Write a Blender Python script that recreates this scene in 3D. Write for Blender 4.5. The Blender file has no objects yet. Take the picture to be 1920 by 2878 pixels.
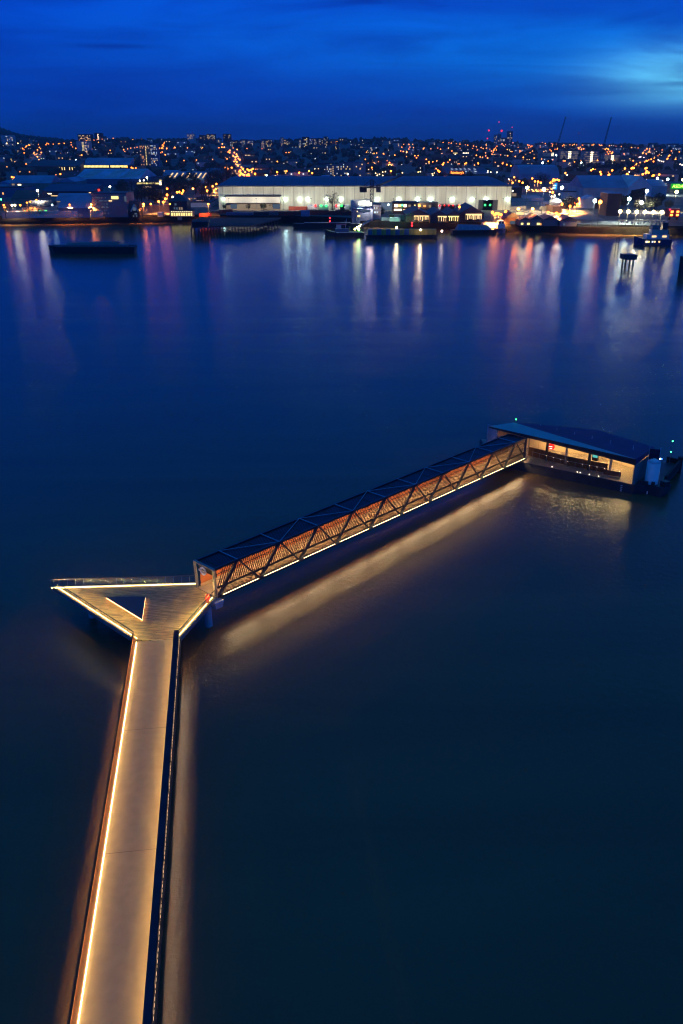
import bpy, bmesh, math, random
from mathutils import Vector, Matrix
random.seed(11)
SC = bpy.context.scene
COL = SC.collection
# ------------------------------------------------------------------ camera
F = 2400.0; H = 50.0; TH = math.atan(1044 / F); CT, ST = math.cos(TH), math.sin(TH)
cam = bpy.data.cameras.new('camera'); camo = bpy.data.objects.new('camera', cam); COL.objects.link(camo)
cam.sensor_fit = 'VERTICAL'; cam.sensor_height = 36; cam.lens = F / 2878 * 36
cam.clip_start = 1; cam.clip_end = 20000
camo.location = (0, 0, H); camo.rotation_euler = (math.pi / 2 - TH, 0, 0)
SC.camera = camo
def ray(x, y):
    u = (x - 960) / F; v = -(y - 1439) / F
    return (u, CT + v * ST, -ST + v * CT)
def P(x, y, z=0.0):                      # where a point of the photograph meets height z
    d = ray(x, y); t = (z - H) / d[2]
    return (d[0] * t, d[1] * t, z)
def zat(Y, py):                          # height that shows at row py, at distance Y
    v = -(py - 1439) / F
    return H + Y * (v * CT - ST) / (CT + v * ST)
def dep(Y, z): return Y * CT - (z - H) * ST
# ------------------------------------------------------------------ materials
MATS = {}
def _base(name):
    m = bpy.data.materials.new(name); m.use_nodes = True
    nt = m.node_tree; nt.nodes.clear()
    out = nt.nodes.new('ShaderNodeOutputMaterial')
    return m, nt, out
def mat(name, col, rough=.7, metal=0.0, var=.25, scale=.6, bump=0.0, bscale=8, spec=.5):
    if name in MATS: return MATS[name]
    m, nt, out = _base(name); N, L = nt.nodes.new, nt.links.new
    p = N('ShaderNodeBsdfPrincipled'); L(p.outputs[0], out.inputs[0])
    p.inputs['Roughness'].default_value = rough; p.inputs['Metallic'].default_value = metal
    p.inputs['Specular IOR Level'].default_value = spec
    tc = N('ShaderNodeTexCoord'); nz = N('ShaderNodeTexNoise')
    nz.inputs['Scale'].default_value = scale; nz.inputs['Detail'].default_value = 4
    L(tc.outputs['Object'], nz.inputs['Vector'])
    rp = N('ShaderNodeValToRGB'); L(nz.outputs['Fac'], rp.inputs[0])
    rp.color_ramp.elements[0].position = .3; rp.color_ramp.elements[1].position = .7
    rp.color_ramp.elements[0].color = tuple(c * (1 - var) for c in col) + (1,)
    rp.color_ramp.elements[1].color = tuple(min(1, c * (1 + var)) for c in col) + (1,)
    L(rp.outputs[0], p.inputs['Base Color'])
    if bump:
        n2 = N('ShaderNodeTexNoise'); n2.inputs['Scale'].default_value = bscale; L(tc.outputs['Object'], n2.inputs['Vector'])
        b = N('ShaderNodeBump'); b.inputs['Strength'].default_value = bump; L(n2.outputs['Fac'], b.inputs['Height']); L(b.outputs[0], p.inputs['Normal'])
    MATS[name] = m; return m
def em(name, col, s):
    if name in MATS: return MATS[name]
    m, nt, out = _base(name)
    e = nt.nodes.new('ShaderNodeEmission'); e.inputs[0].default_value = tuple(col) + (1,); e.inputs[1].default_value = s
    nt.links.new(e.outputs[0], out.inputs[0]); MATS[name] = m; return m
def em_dash(name, col, s, period, off=.35):
    """light tape made of separate diodes: dark gaps every `period` metres"""
    if name in MATS: return MATS[name]
    m, nt, out = _base(name); N, L = nt.nodes.new, nt.links.new
    e = N('ShaderNodeEmission'); e.inputs[0].default_value = tuple(col) + (1,)
    tc = N('ShaderNodeTexCoord'); sx = N('ShaderNodeSeparateXYZ'); L(tc.outputs['Object'], sx.inputs[0])
    md = N('ShaderNodeMath'); md.operation = 'PINGPONG'; md.inputs[1].default_value = period / 2; L(sx.outputs['Y'], md.inputs[0])
    gt = N('ShaderNodeMath'); gt.operation = 'GREATER_THAN'; gt.inputs[1].default_value = period * off / 2; L(md.outputs[0], gt.inputs[0])
    ml = N('ShaderNodeMath'); ml.operation = 'MULTIPLY'; ml.inputs[1].default_value = s; L(gt.outputs[0], ml.inputs[0]); L(ml.outputs[0], e.inputs[1])
    L(e.outputs[0], out.inputs[0]); MATS[name] = m; return m
def striped(name, ca, cb, period, width, axis='X', rough=.6, metal=0.0, ang=0.0):
    """narrow joints of colour cb every `period` metres along one object axis"""
    if name in MATS: return MATS[name]
    m, nt, out = _base(name); N, L = nt.nodes.new, nt.links.new
    p = N('ShaderNodeBsdfPrincipled'); L(p.outputs[0], out.inputs[0]); p.inputs['Roughness'].default_value = rough; p.inputs['Metallic'].default_value = metal
    tc = N('ShaderNodeTexCoord'); mp = N('ShaderNodeMapping'); mp.inputs['Rotation'].default_value = (0, 0, ang); L(tc.outputs['Object'], mp.inputs[0])
    sx = N('ShaderNodeSeparateXYZ'); L(mp.outputs[0], sx.inputs[0])
    md = N('ShaderNodeMath'); md.operation = 'PINGPONG'; md.inputs[1].default_value = period / 2; L(sx.outputs[axis], md.inputs[0])
    lt = N('ShaderNodeMath'); lt.operation = 'LESS_THAN'; lt.inputs[1].default_value = width; L(md.outputs[0], lt.inputs[0])
    nz = N('ShaderNodeTexNoise'); nz.inputs['Scale'].default_value = .35; nz.inputs['Detail'].default_value = 5; L(mp.outputs[0], nz.inputs['Vector'])
    mx0 = N('ShaderNodeMix'); mx0.data_type = 'RGBA'; L(nz.outputs['Fac'], mx0.inputs['Factor'])
    mx0.inputs['A'].default_value = tuple(c * .75 for c in ca) + (1,); mx0.inputs['B'].default_value = tuple(min(1, c * 1.2) for c in ca) + (1,)
    mx = N('ShaderNodeMix'); mx.data_type = 'RGBA'; L(lt.outputs[0], mx.inputs['Factor']); L(mx0.outputs['Result'], mx.inputs['A']); mx.inputs['B'].default_value = tuple(cb) + (1,)
    L(mx.outputs['Result'], p.inputs['Base Color']); MATS[name] = m; return m
def planks(name, ang):
    m, nt, out = _base(name); N, L = nt.nodes.new, nt.links.new
    p = N('ShaderNodeBsdfPrincipled'); L(p.outputs[0], out.inputs[0]); p.inputs['Roughness'].default_value = .6
    tc = N('ShaderNodeTexCoord'); mp = N('ShaderNodeMapping'); mp.inputs['Rotation'].default_value = (0, 0, ang); L(tc.outputs['Object'], mp.inputs[0])
    br = N('ShaderNodeTexBrick'); L(mp.outputs[0], br.inputs['Vector'])
    br.inputs['Scale'].default_value = 1; br.inputs['Brick Width'].default_value = 3.6; br.inputs['Row Height'].default_value = .2
    br.inputs['Mortar Size'].default_value = .02; br.inputs['Mortar Smooth'].default_value = .3; br.inputs['Bias'].default_value = 0; br.offset = .37
    br.inputs['Color1'].default_value = (.52, .37, .16, 1); br.inputs['Color2'].default_value = (.32, .22, .095, 1); br.inputs['Mortar'].default_value = (.1, .07, .03, 1)
    mp2 = N('ShaderNodeMapping'); mp2.inputs['Rotation'].default_value = (0, 0, ang); mp2.inputs['Scale'].default_value = (.5, 4, 1); L(tc.outputs['Object'], mp2.inputs[0])
    nz = N('ShaderNodeTexNoise'); nz.inputs['Scale'].default_value = 1.6; nz.inputs['Detail'].default_value = 6; L(mp2.outputs[0], nz.inputs['Vector'])
    mx = N('ShaderNodeMix'); mx.data_type = 'RGBA'; mx.blend_type = 'MULTIPLY'; mx.inputs['Factor'].default_value = 1
    rp = N('ShaderNodeValToRGB'); rp.color_ramp.elements[0].position = .3; rp.color_ramp.elements[1].position = .7; rp.color_ramp.elements[0].color = (.5, .5, .5, 1); rp.color_ramp.elements[1].color = (1.25, 1.25, 1.25, 1)
    L(nz.outputs['Fac'], rp.inputs[0]); L(br.outputs['Color'], mx.inputs['A']); L(rp.outputs[0], mx.inputs['B']); L(mx.outputs['Result'], p.inputs['Base Color'])
    return m
def glass(name, tint=(1, 1, 1), refl=.12):
    m, nt, out = _base(name); N, L = nt.nodes.new, nt.links.new
    t = N('ShaderNodeBsdfTransparent'); t.inputs[0].default_value = tint + (1,)
    g = N('ShaderNodeBsdfGlossy'); g.inputs['Roughness'].default_value = .12
    fr = N('ShaderNodeFresnel'); fr.inputs[0].default_value = 1.28
    mx = N('ShaderNodeMixShader'); L(fr.outputs[0], mx.inputs[0]); L(t.outputs[0], mx.inputs[1]); L(g.outputs[0], mx.inputs[2]); L(mx.outputs[0], out.inputs[0])
    return m
# ------------------------------------------------------------------ mesh builder
ICO = None
class MB:
    def __init__(s): s.v = []; s.f = []; s.m = []
    def face(s, pts, mi=0):
        b = len(s.v); s.v += [tuple(p) for p in pts]; s.f.append(tuple(range(b, b + len(pts)))); s.m.append(mi)
    def hexa(s, p, mi=0):                # 8 points: bottom ring then top ring
        b = len(s.v); s.v += [tuple(q) for q in p]
        for f in ((3, 2, 1, 0), (4, 5, 6, 7), (0, 1, 5, 4), (1, 2, 6, 5), (2, 3, 7, 6), (3, 0, 4, 7)):
            s.f.append(tuple(b + i for i in f)); s.m.append(mi)
    def box(s, cx, cy, cz, sx, sy, sz, rz=0, mi=0):
        c, n = math.cos(rz), math.sin(rz); p = []
        for z in (-.5, .5):
            for x, y in ((-.5, -.5), (.5, -.5), (.5, .5), (-.5, .5)):
                p.append((cx + x * sx * c - y * sy * n, cy + x * sx * n + y * sy * c, cz + z * sz))
        s.hexa(p, mi)
    def bar(s, a, b, w, h, mi=0):
        a, b = Vector(a), Vector(b); d = (b - a)
        if d.length < 1e-6: return
        d.normalize(); up = Vector((0, 0, 1)) if abs(d.z) < .98 else Vector((0, 1, 0))
        sd = d.cross(up).normalized(); u = sd.cross(d)
        p = []
        for q in (a, b):
            p += [q - sd * w / 2 - u * h / 2, q + sd * w / 2 - u * h / 2, q + sd * w / 2 + u * h / 2, q - sd * w / 2 + u * h / 2]
        s.hexa(p, mi)
    def strip(s, a, b, w, h, seg=1.2, mi=0):     # a bar cut into short lengths
        a, b = Vector(a), Vector(b); n = max(1, int((b - a).length / seg))
        for i in range(n): s.bar(a + (b - a) * i / n, a + (b - a) * (i + 1) / n, w, h, mi)
    def tube(s, a, b, r0, r1=None, n=10, mi=0, cap=True):
        r1 = r0 if r1 is None else r1; a, b = Vector(a), Vector(b); d = (b - a).normalized()
        up = Vector((0, 0, 1)) if abs(d.z) < .9 else Vector((1, 0, 0)); x = d.cross(up).normalized(); y = d.cross(x)
        k = len(s.v)
        for q, r in ((a, r0), (b, r1)):
            for i in range(n):
                t = 2 * math.pi * i / n; s.v.append(tuple(q + x * math.cos(t) * r + y * math.sin(t) * r))
        for i in range(n):
            j = (i + 1) % n; s.f.append((k + i, k + j, k + n + j, k + n + i)); s.m.append(mi)
        if cap:
            s.f.append(tuple(k + i for i in reversed(range(n)))); s.m.append(mi)
            s.f.append(tuple(k + n + i for i in range(n))); s.m.append(mi)
    def prism(s, pts, z0, z1, mi=0):     # z0 / z1 a number or a list
        n = len(pts); k = len(s.v)
        a = z0 if isinstance(z0, (list, tuple)) else [z0] * n; b = z1 if isinstance(z1, (list, tuple)) else [z1] * n
        s.v += [(p[0], p[1], z) for p, z in zip(pts, a)] + [(p[0], p[1], z) for p, z in zip(pts, b)]
        for i in range(n):
            j = (i + 1) % n; s.f.append((k + i, k + j, k + n + j, k + n + i)); s.m.append(mi)
        s.f.append(tuple(k + i for i in reversed(range(n)))); s.m.append(mi)
        s.f.append(tuple(k + n + i for i in range(n))); s.m.append(mi)
    def ico(s, c, r, mi=0, sub=1, sq=1.0, jit=0.0):
        global ICO
        if ICO is None:
            ICO = {}
            for q in (1, 2):
                bm = bmesh.new(); bmesh.ops.create_icosphere(bm, subdivisions=q, radius=1)
                bm.verts.ensure_lookup_table(); ICO[q] = ([tuple(v.co) for v in bm.verts], [tuple(v.index for v in f.verts) for f in bm.faces]); bm.free()
        V, FF = ICO[sub]; k = len(s.v)
        for x, y, z in V:
            j = 1 + random.uniform(-jit, jit); s.v.append((c[0] + x * r * j, c[1] + y * r * j, c[2] + z * r * sq * j))
        for f in FF: s.f.append(tuple(k + i for i in f)); s.m.append(mi)
    def mesh(s, name, mats):
        me = bpy.data.meshes.new(name); me.from_pydata(s.v, [], s.f)
        for m in (mats if isinstance(mats, (list, tuple)) else [mats]): me.materials.append(m)
        me.polygons.foreach_set('material_index', s.m); me.update(); return me
    def build(s, name, mats, parent=None, local=False):
        o = bpy.data.objects.new(name, s.mesh(name, mats)); COL.objects.link(o)
        if parent is not None:
            o.parent = parent
            if not local: o.location = -Vector(parent.location)
        return o
def smooth(o):
    for p in o.data.polygons: p.use_smooth = True
    return o
def tag(o, label=None, cat=None, group=None, kind=None):
    if label: o['label'] = label
    if cat: o['category'] = cat
    if group: o['group'] = group
    if kind: o['kind'] = kind
    return o
def thing(name, label, cat, loc=(0, 0, 0), rz=0, group=None):
    o = bpy.data.objects.new(name, None); COL.objects.link(o); o.empty_display_size = .5
    o.location = loc; o.rotation_euler = (0, 0, rz); return tag(o, label, cat, group)
def inst(name, me, parent=None, loc=(0, 0, 0), rz=0, sc=(1, 1, 1)):
    o = bpy.data.objects.new(name, me); COL.objects.link(o); o.location = loc; o.rotation_euler = (0, 0, rz); o.scale = sc
    if parent is not None: o.parent = parent
    return o
def copy_tree(o, parent=None):
    c = o.copy(); COL.objects.link(c)
    if parent is not None: c.parent = parent
    for ch in list(o.children): copy_tree(ch, c)
    return c
def spot(parent, loc, target, watts, col, angle=140, size=.4, blend=.6, name='lamp_light'):
    l = bpy.data.lights.new(name, 'SPOT'); l.energy = watts; l.color = col; l.spot_size = math.radians(angle); l.spot_blend = blend; l.shadow_soft_size = size
    o = bpy.data.objects.new(name, l); COL.objects.link(o); o.location = loc
    o.rotation_euler = (Vector(target) - Vector(loc)).to_track_quat('-Z', 'Y').to_euler()
    if parent is not None: o.parent = parent; o.location = Vector(loc) - Vector(parent.location)
    return o
def text_mesh(name, s, size, m, parent, loc, rot, ext=.05):
    cu = bpy.data.curves.new(name, 'FONT'); cu.body = s; cu.size = size; cu.align_x = 'CENTER'; cu.align_y = 'CENTER'; cu.extrude = ext
    t = bpy.data.objects.new(name + '_tmp', cu); COL.objects.link(t)
    bpy.context.view_layer.update()
    me = bpy.data.meshes.new_from_object(t.evaluated_get(bpy.context.evaluated_depsgraph_get()))
    bpy.data.objects.remove(t); me.name = name; me.materials.clear(); me.materials.append(m)
    o = bpy.data.objects.new(name, me); COL.objects.link(o); o.parent = parent; o.location = loc; o.rotation_euler = rot
    return o
# ------------------------------------------------------------------ palette
M_steel = mat('dark_steel', (.045, .05, .06), .45, .5)
M_grey = mat('grey_steel', (.25, .26, .28), .4, .5)
M_pale = mat('pale_paint', (.55, .58, .6), .5)
M_black = mat('black_rubber', (.015, .015, .018), .7)
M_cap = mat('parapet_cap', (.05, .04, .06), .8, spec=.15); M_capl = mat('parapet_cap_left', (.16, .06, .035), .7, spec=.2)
M_wood = mat('fence_timber', (.15, .07, .032), .6, scale=2)
M_inner = mat('parapet_lining', (.3, .11, .035), .6, spec=.2)
M_conc = mat('walkway_resin', (.34, .275, .165), .75, var=.07, scale=1.3, bump=.15, bscale=40)
M_glass = glass('clear_glass')
LEDC = (1, .58, .23)
# ------------------------------------------------------------------ world: deep blue hour, sun already down in the west (right)
W = bpy.data.worlds.new('World'); SC.world = W; W.use_nodes = True
nt = W.node_tree; nt.nodes.clear(); N, L = nt.nodes.new, nt.links.new
out = N('ShaderNodeOutputWorld'); bg = N('ShaderNodeBackground'); L(bg.outputs[0], out.inputs[0]); bg.inputs[1].default_value = 1
sky = N('ShaderNodeTexSky'); sky.sky_type = 'NISHITA'; sky.sun_disc = False
SUN_EL = math.radians(-4.0); SUN_AZ = math.radians(34)      # azimuth from +Y towards +X
sky.sun_elevation = SUN_EL; sky.sun_rotation = SUN_AZ
tc = N('ShaderNodeTexCoord'); sep = N('ShaderNodeSeparateXYZ'); L(tc.outputs['Generated'], sep.inputs[0])
rp = N('ShaderNodeValToRGB'); L(sep.outputs['Z'], rp.inputs[0]); cr = rp.color_ramp
stops = [(0, (.0, .028, .27)), (.03, (.0, .037, .37)), (.07, (.0, .044, .43)), (.125, (0, .04, .48)), (.2, (0, .048, .49)), (.45, (.0, .066, .38)), (1, (.012, .09, .26))]
cr.elements[0].position = 0; cr.elements[0].color = stops[0][1] + (1,); cr.elements[1].position = 1; cr.elements[1].color = stops[-1][1] + (1,)
for p_, c_ in stops[1:-1]:
    e = cr.elements.new(p_); e.color = c_ + (1,)
# cloud wisps, drawn out along a slight slope
def vm(op, a, b=None):
    n = N('ShaderNodeVectorMath'); n.operation = op; L(a, n.inputs[0])
    if b is not None:
        if hasattr(b, 'is_linked'): L(b, n.inputs[1])
        else: n.inputs[1].default_value = b
    return n
def mt(op, a, b=None, clamp=False):
    n = N('ShaderNodeMath'); n.operation = op; n.use_clamp = clamp
    for i, q in enumerate((a, b)):
        if q is None: continue
        if isinstance(q, (int, float)): n.inputs[i].default_value = q
        else: L(q, n.inputs[i])
    return n.outputs[0]
mp = N('ShaderNodeMapping'); mp.inputs['Rotation'].default_value = (0, math.radians(7), 0); mp.inputs['Scale'].default_value = (8, 8, 62); L(tc.outputs['Generated'], mp.inputs[0])
nz = N('ShaderNodeTexNoise'); nz.inputs['Scale'].default_value = .55; nz.inputs['Detail'].default_value = 6; nz.inputs['Roughness'].default_value = .55; nz.inputs['Distortion'].default_value = .6; L(mp.outputs[0], nz.inputs['Vector'])
wisp = N('ShaderNodeMapRange'); wisp.inputs['From Min'].default_value = .36; wisp.inputs['From Max'].default_value = .66; L(nz.outputs['Fac'], wisp.inputs['Value'])
def lobe(az, el, k, kz):                 # soft patch of sky round a direction, flatter than it is wide
    d = (math.sin(math.radians(az)), math.cos(math.radians(az)), math.tan(math.radians(el)))
    s1 = vm('SUBTRACT', tc.outputs['Generated'], d); s2 = vm('MULTIPLY', s1.outputs[0], (k, k, kz)); ln = vm('LENGTH', s2.outputs[0])
    g = mt('MULTIPLY', ln.outputs['Value'], ln.outputs['Value']); return mt('POWER', 2.718, mt('MULTIPLY', g, -1))
def addc(prev, fac, col):
    mx = N('ShaderNodeMix'); mx.data_type = 'RGBA'; mx.blend_type = 'ADD'; mx.clamp_factor = False; L(fac, mx.inputs['Factor']); L(prev, mx.inputs['A']); mx.inputs['B'].default_value = tuple(col) + (1,); return mx.outputs['Result']
col = rp.outputs[0]
w5 = mt('ADD', mt('MULTIPLY', wisp.outputs[0], .75), .25)
bw = N('ShaderNodeMix'); bw.data_type = 'RGBA'; bw.blend_type = 'MULTIPLY'; L(wisp.outputs[0], bw.inputs['Factor']); L(col, bw.inputs['A']); bw.inputs['B'].default_value = (1, 1.45, 1.3, 1); col = bw.outputs['Result']
glow = lobe(20.8, 3.3, 12, 44); col = addc(col, mt('MULTIPLY', glow, w5), (.2, .78, .68))
glow2 = lobe(17, 4.6, 4.2, 22); col = addc(col, mt('MULTIPLY', glow2, w5), (0, .12, .22))
glow3 = lobe(-4, 6.2, 4.2, 26); col = addc(col, mt('MULTIPLY', glow3, w5), (0, .05, .14))
# two small dark clouds
for az, el, k, kz, a in ((-13.2, 4.95, 26, 420, -.75), (1.2, 7.3, 30, 460, -.5), (19.5, 3.0, 70, 800, -.5)):
    d = lobe(az, el, k, kz); mx = N('ShaderNodeMix'); mx.data_type = 'RGBA'; mx.blend_type = 'MULTIPLY'
    L(mt('MULTIPLY', d, -a), mx.inputs['Factor']); L(col, mx.inputs['A']); mx.inputs['B'].default_value = (.3, .35, .55, 1); col = mx.outputs['Result']
skm = N('ShaderNodeMix'); skm.data_type = 'RGBA'; skm.blend_type = 'ADD'; skm.inputs['Factor'].default_value = .01; L(col, skm.inputs['A']); L(sky.outputs[0], skm.inputs['B'])
L(skm.outputs['Result'], bg.inputs[0])
sun = bpy.data.lights.new('afterglow', 'SUN'); sun.energy = .012; sun.angle = math.radians(20); sun.color = (.5, .75, 1)
suno = bpy.data.objects.new('afterglow', sun); COL.objects.link(suno)
suno.rotation_euler = Vector((-math.sin(SUN_AZ), -math.cos(SUN_AZ), -.25)).to_track_quat('-Z', 'Y').to_euler()
SC.view_settings.view_transform = 'Standard'; SC.view_settings.look = 'None'; SC.view_settings.exposure = 0; SC.view_settings.gamma = 1
SC.cycles.use_denoising = True; SC.cycles.pixel_filter_type = 'BLACKMAN_HARRIS'; SC.cycles.filter_width = 1.15; SC.cycles.adaptive_threshold = .004
# ------------------------------------------------------------------ terrain
SHORE = [(-900, 560), (-400, 576), (-222, 583), (-109, 598), (-37, 592), (62, 544), (113, 529), (190, 512), (400, 480), (900, 430)]
def Ys(X):
    if X <= SHORE[0][0]: return SHORE[0][1]
    for (a, b), (c, d) in zip(SHORE, SHORE[1:]):
        if X <= c: return b + (d - b) * (X - a) / (c - a)
    return SHORE[-1][1]
def sstep(a, b, x):
    t = min(1, max(0, (x - a) / (b - a))); return t * t * (3 - 2 * t)
def T(X, Y):
    s = Y - Ys(X)
    if s < 0: return -3.0
    u = X / max(Y, 1)
    cap = 46 - 13 * sstep(.08, .25, u)
    z = 3.6 + (cap - 3.6) * sstep(380, 2100, s)
    z += sstep(500, 1200, s) * (2.2 * math.sin(X * .011 + 1) + 1.8 * math.sin(X * .023 + Y * .004) + 1.2 * math.sin(Y * .013 + X * .006))
    z -= .006 * max(0, s - 2300)
    z += 84 * math.exp(-((u + .405) / .052) ** 2) * math.exp(-((Y - 3600) / 600) ** 2)
    return z
def G(x, y, h=0.0):                       # first point of the land (h metres up) seen at a point of the photograph
    d = ray(x, y)
    def g(Y): 
        X = d[0] / d[1] * Y; return H + d[2] / d[1] * Y - T(X, Y) - h
    Y = Ys(d[0] / d[1] * 560) + .5
    if g(Y) <= 0: pass
    else:
        while Y < 5200 and g(Y + 8) > 0: Y += 8
        a, b = Y, Y + 8
        for _ in range(14):
            c = (a + b) / 2
            if g(c) > 0: a = c
            else: b = c
        Y = b
    X = d[0] / d[1] * Y
    return (X, Y, T(X, Y))
def q1(x, y): return (x / 3.267, 340 + y / 3.267)
def q2(x, y): return (440 + x / 3.267, 340 + y / 3.267)
def q3(x, y): return (880 + x / 3.267, 340 + y / 3.267)
def q4(x, y): return (1300 + x / 4.6118, 300 + y / 4.6118)
def q5(x, y): return (1580 + x / 4.6118, 300 + y / 4.6118)
M_land = mat('dark_ground', (.13, .12, .105), .9, scale=.03, var=.5)
M_bank = mat('quay_stone', (.012, .011, .010), 1, scale=.3, var=.5, spec=0)
tt = [0, 6, 20, 45, 80, 130, 190, 260, 340, 430, 520, 600, 680, 760, 840, 920, 1000, 1080, 1160, 1240, 1320, 1400, 1500, 1600, 1700, 1800, 1900, 2000, 2100, 2250, 2400, 2550, 2700, 2850, 3000, 3200, 3400, 3700, 4200, 5000, 6500, 9000]
us = [(-.62 + 1.24 * i / 110) for i in range(111)]
b = MB(); nU = len(us)
for u in us:
    X = u * 560; b.v.append((X, Ys(X), -3))
for t in tt:
    for u in us:
        X0 = u * 560; Y = Ys(X0) + t; X = u * (560 + t); b.v.append((X, Y if t else Ys(X), T(X, max(Y, Ys(X) + .01)) if t < 6000 else 18))
for r in range(len(tt)):
    for i in range(nU - 1):
        k = r * nU + i; b.f.append((k, k + 1, k + nU + 1, k + nU)); b.m.append(1 if r <= 2 else 0)
smooth(tag(b.build('land', [M_land, M_bank]), kind='structure'))
# river
m, nt, out = _base('river_water'); N, L = nt.nodes.new, nt.links.new
df = N('ShaderNodeBsdfDiffuse'); df.inputs['Color'].default_value = (.165, .102, .052, 1)
gl = N('ShaderNodeBsdfGlossy'); gl.distribution = 'BECKMANN'; gl.inputs['Color'].default_value = (.8, .9, .97, 1)
fr = N('ShaderNodeFresnel'); fr.inputs['IOR'].default_value = 1.33
mxs = N('ShaderNodeMixShader'); L(fr.outputs[0], mxs.inputs[0]); L(df.outputs[0], mxs.inputs[1]); L(gl.outputs[0], mxs.inputs[2]); L(mxs.outputs[0], out.inputs[0])
tc = N('ShaderNodeTexCoord'); nz = N('ShaderNodeTexNoise'); nz.inputs['Scale'].default_value = 1.15; nz.inputs['Detail'].default_value = 6; nz.inputs['Roughness'].default_value = .62; L(tc.outputs['Object'], nz.inputs['Vector'])
bm_ = N('ShaderNodeBump'); bm_.inputs['Strength'].default_value = .75; bm_.inputs['Distance'].default_value = .1; L(nz.outputs['Fac'], bm_.inputs['Height'])
mpw = N('ShaderNodeMapping'); mpw.inputs['Scale'].default_value = (.012, .07, 1); mpw.inputs['Rotation'].default_value = (0, 0, .25); L(tc.outputs['Object'], mpw.inputs[0])
cn = N('ShaderNodeTexNoise'); cn.inputs['Scale'].default_value = 1; cn.inputs['Detail'].default_value = 5; cn.inputs['Distortion'].default_value = .8; L(mpw.outputs[0], cn.inputs['Vector'])
ch = N('ShaderNodeValToRGB'); ch.color_ramp.elements[0].position = .3; ch.color_ramp.elements[0].color = (.135, .088, .046, 1); ch.color_ramp.elements[1].position = .7; ch.color_ramp.elements[1].color = (.19, .118, .06, 1); L(cn.outputs['Fac'], ch.inputs[0]); L(ch.outputs[0], df.inputs['Color'])
bm2 = N('ShaderNodeBump'); bm2.inputs['Strength'].default_value = .12; bm2.inputs['Distance'].default_value = .5; L(cn.outputs['Fac'], bm2.inputs['Height']); L(bm2.outputs[0], bm_.inputs['Normal'])
for q_ in (df, gl, fr): L(bm_.outputs[0], q_.inputs['Normal'])
n2 = N('ShaderNodeTexNoise'); n2.inputs['Scale'].default_value = .012; n2.inputs['Detail'].default_value = 4; L(tc.outputs['Object'], n2.inputs['Vector'])
rr = N('ShaderNodeMapRange'); rr.inputs['From Min'].default_value = .3; rr.inputs['From Max'].default_value = .7; rr.inputs['To Min'].default_value = .14; rr.inputs['To Max'].default_value = .22; L(n2.outputs['Fac'], rr.inputs['Value']); L(rr.outputs[0], gl.inputs['Roughness'])
M_water = m
b = MB(); b.face([(-1600, -150, 0), (1600, -150, 0), (1600, 620, 0), (-1600, 620, 0)]); tag(b.build('water', M_water), kind='structure')
# ================================================================== PIER
M_led = em('led_strip', LEDC, 14); M_led_l = em('led_strip_bright', (1, .66, .28), 16)
M_tape = em('added_coping_tape', (1, .62, .235), 54); M_tape_l = em('added_coping_tape_left', (1, .62, .235), 95)
M_chan = em('added_channel_light', (1, .68, .42), 85); M_chan_l = em('added_channel_light_amber', (1, .55, .14), 140)
M_led_out = em_dash('led_strip_outer', (1, .66, .36), 1.6, .42)
# ---- approach walkway
WX, WY = -19.0, 75.05; wd = Vector((.1362, -.9907, 0)); wr = Vector((.9907, .1362, 0)); WZ = 3.0; WL = 58.0
def wp(t, r, z): v = Vector((WX, WY, 0)) + wd * t + wr * r; return (v.x, v.y, z)
walk = thing('pier_walkway', 'long straight pier walkway with a glowing line of light along its left parapet', 'walkway', (WX, WY, 0))
b = MB(); b.hexa([wp(0, -2.34, 2.45), wp(WL, -2.34, 2.45), wp(WL, 2.34, 2.45), wp(0, 2.34, 2.45), wp(0, -2.34, 3), wp(WL, -2.34, 3), wp(WL, 2.34, 3), wp(0, 2.34, 3)]); b.build('deck', M_conc, walk)
for t in (14.5, 28.6, 43):
    b = MB(); b.bar(wp(t, -1.95, 3.004), wp(t, 1.95, 3.004), .035, .008); b.build('expansion_joint', mat('joint_resin', (.16, .13, .09), .8), walk)
random.seed(5)
M_lining_out = mat('parapet_outside', (.06, .06, .075), .45, .4)
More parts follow.
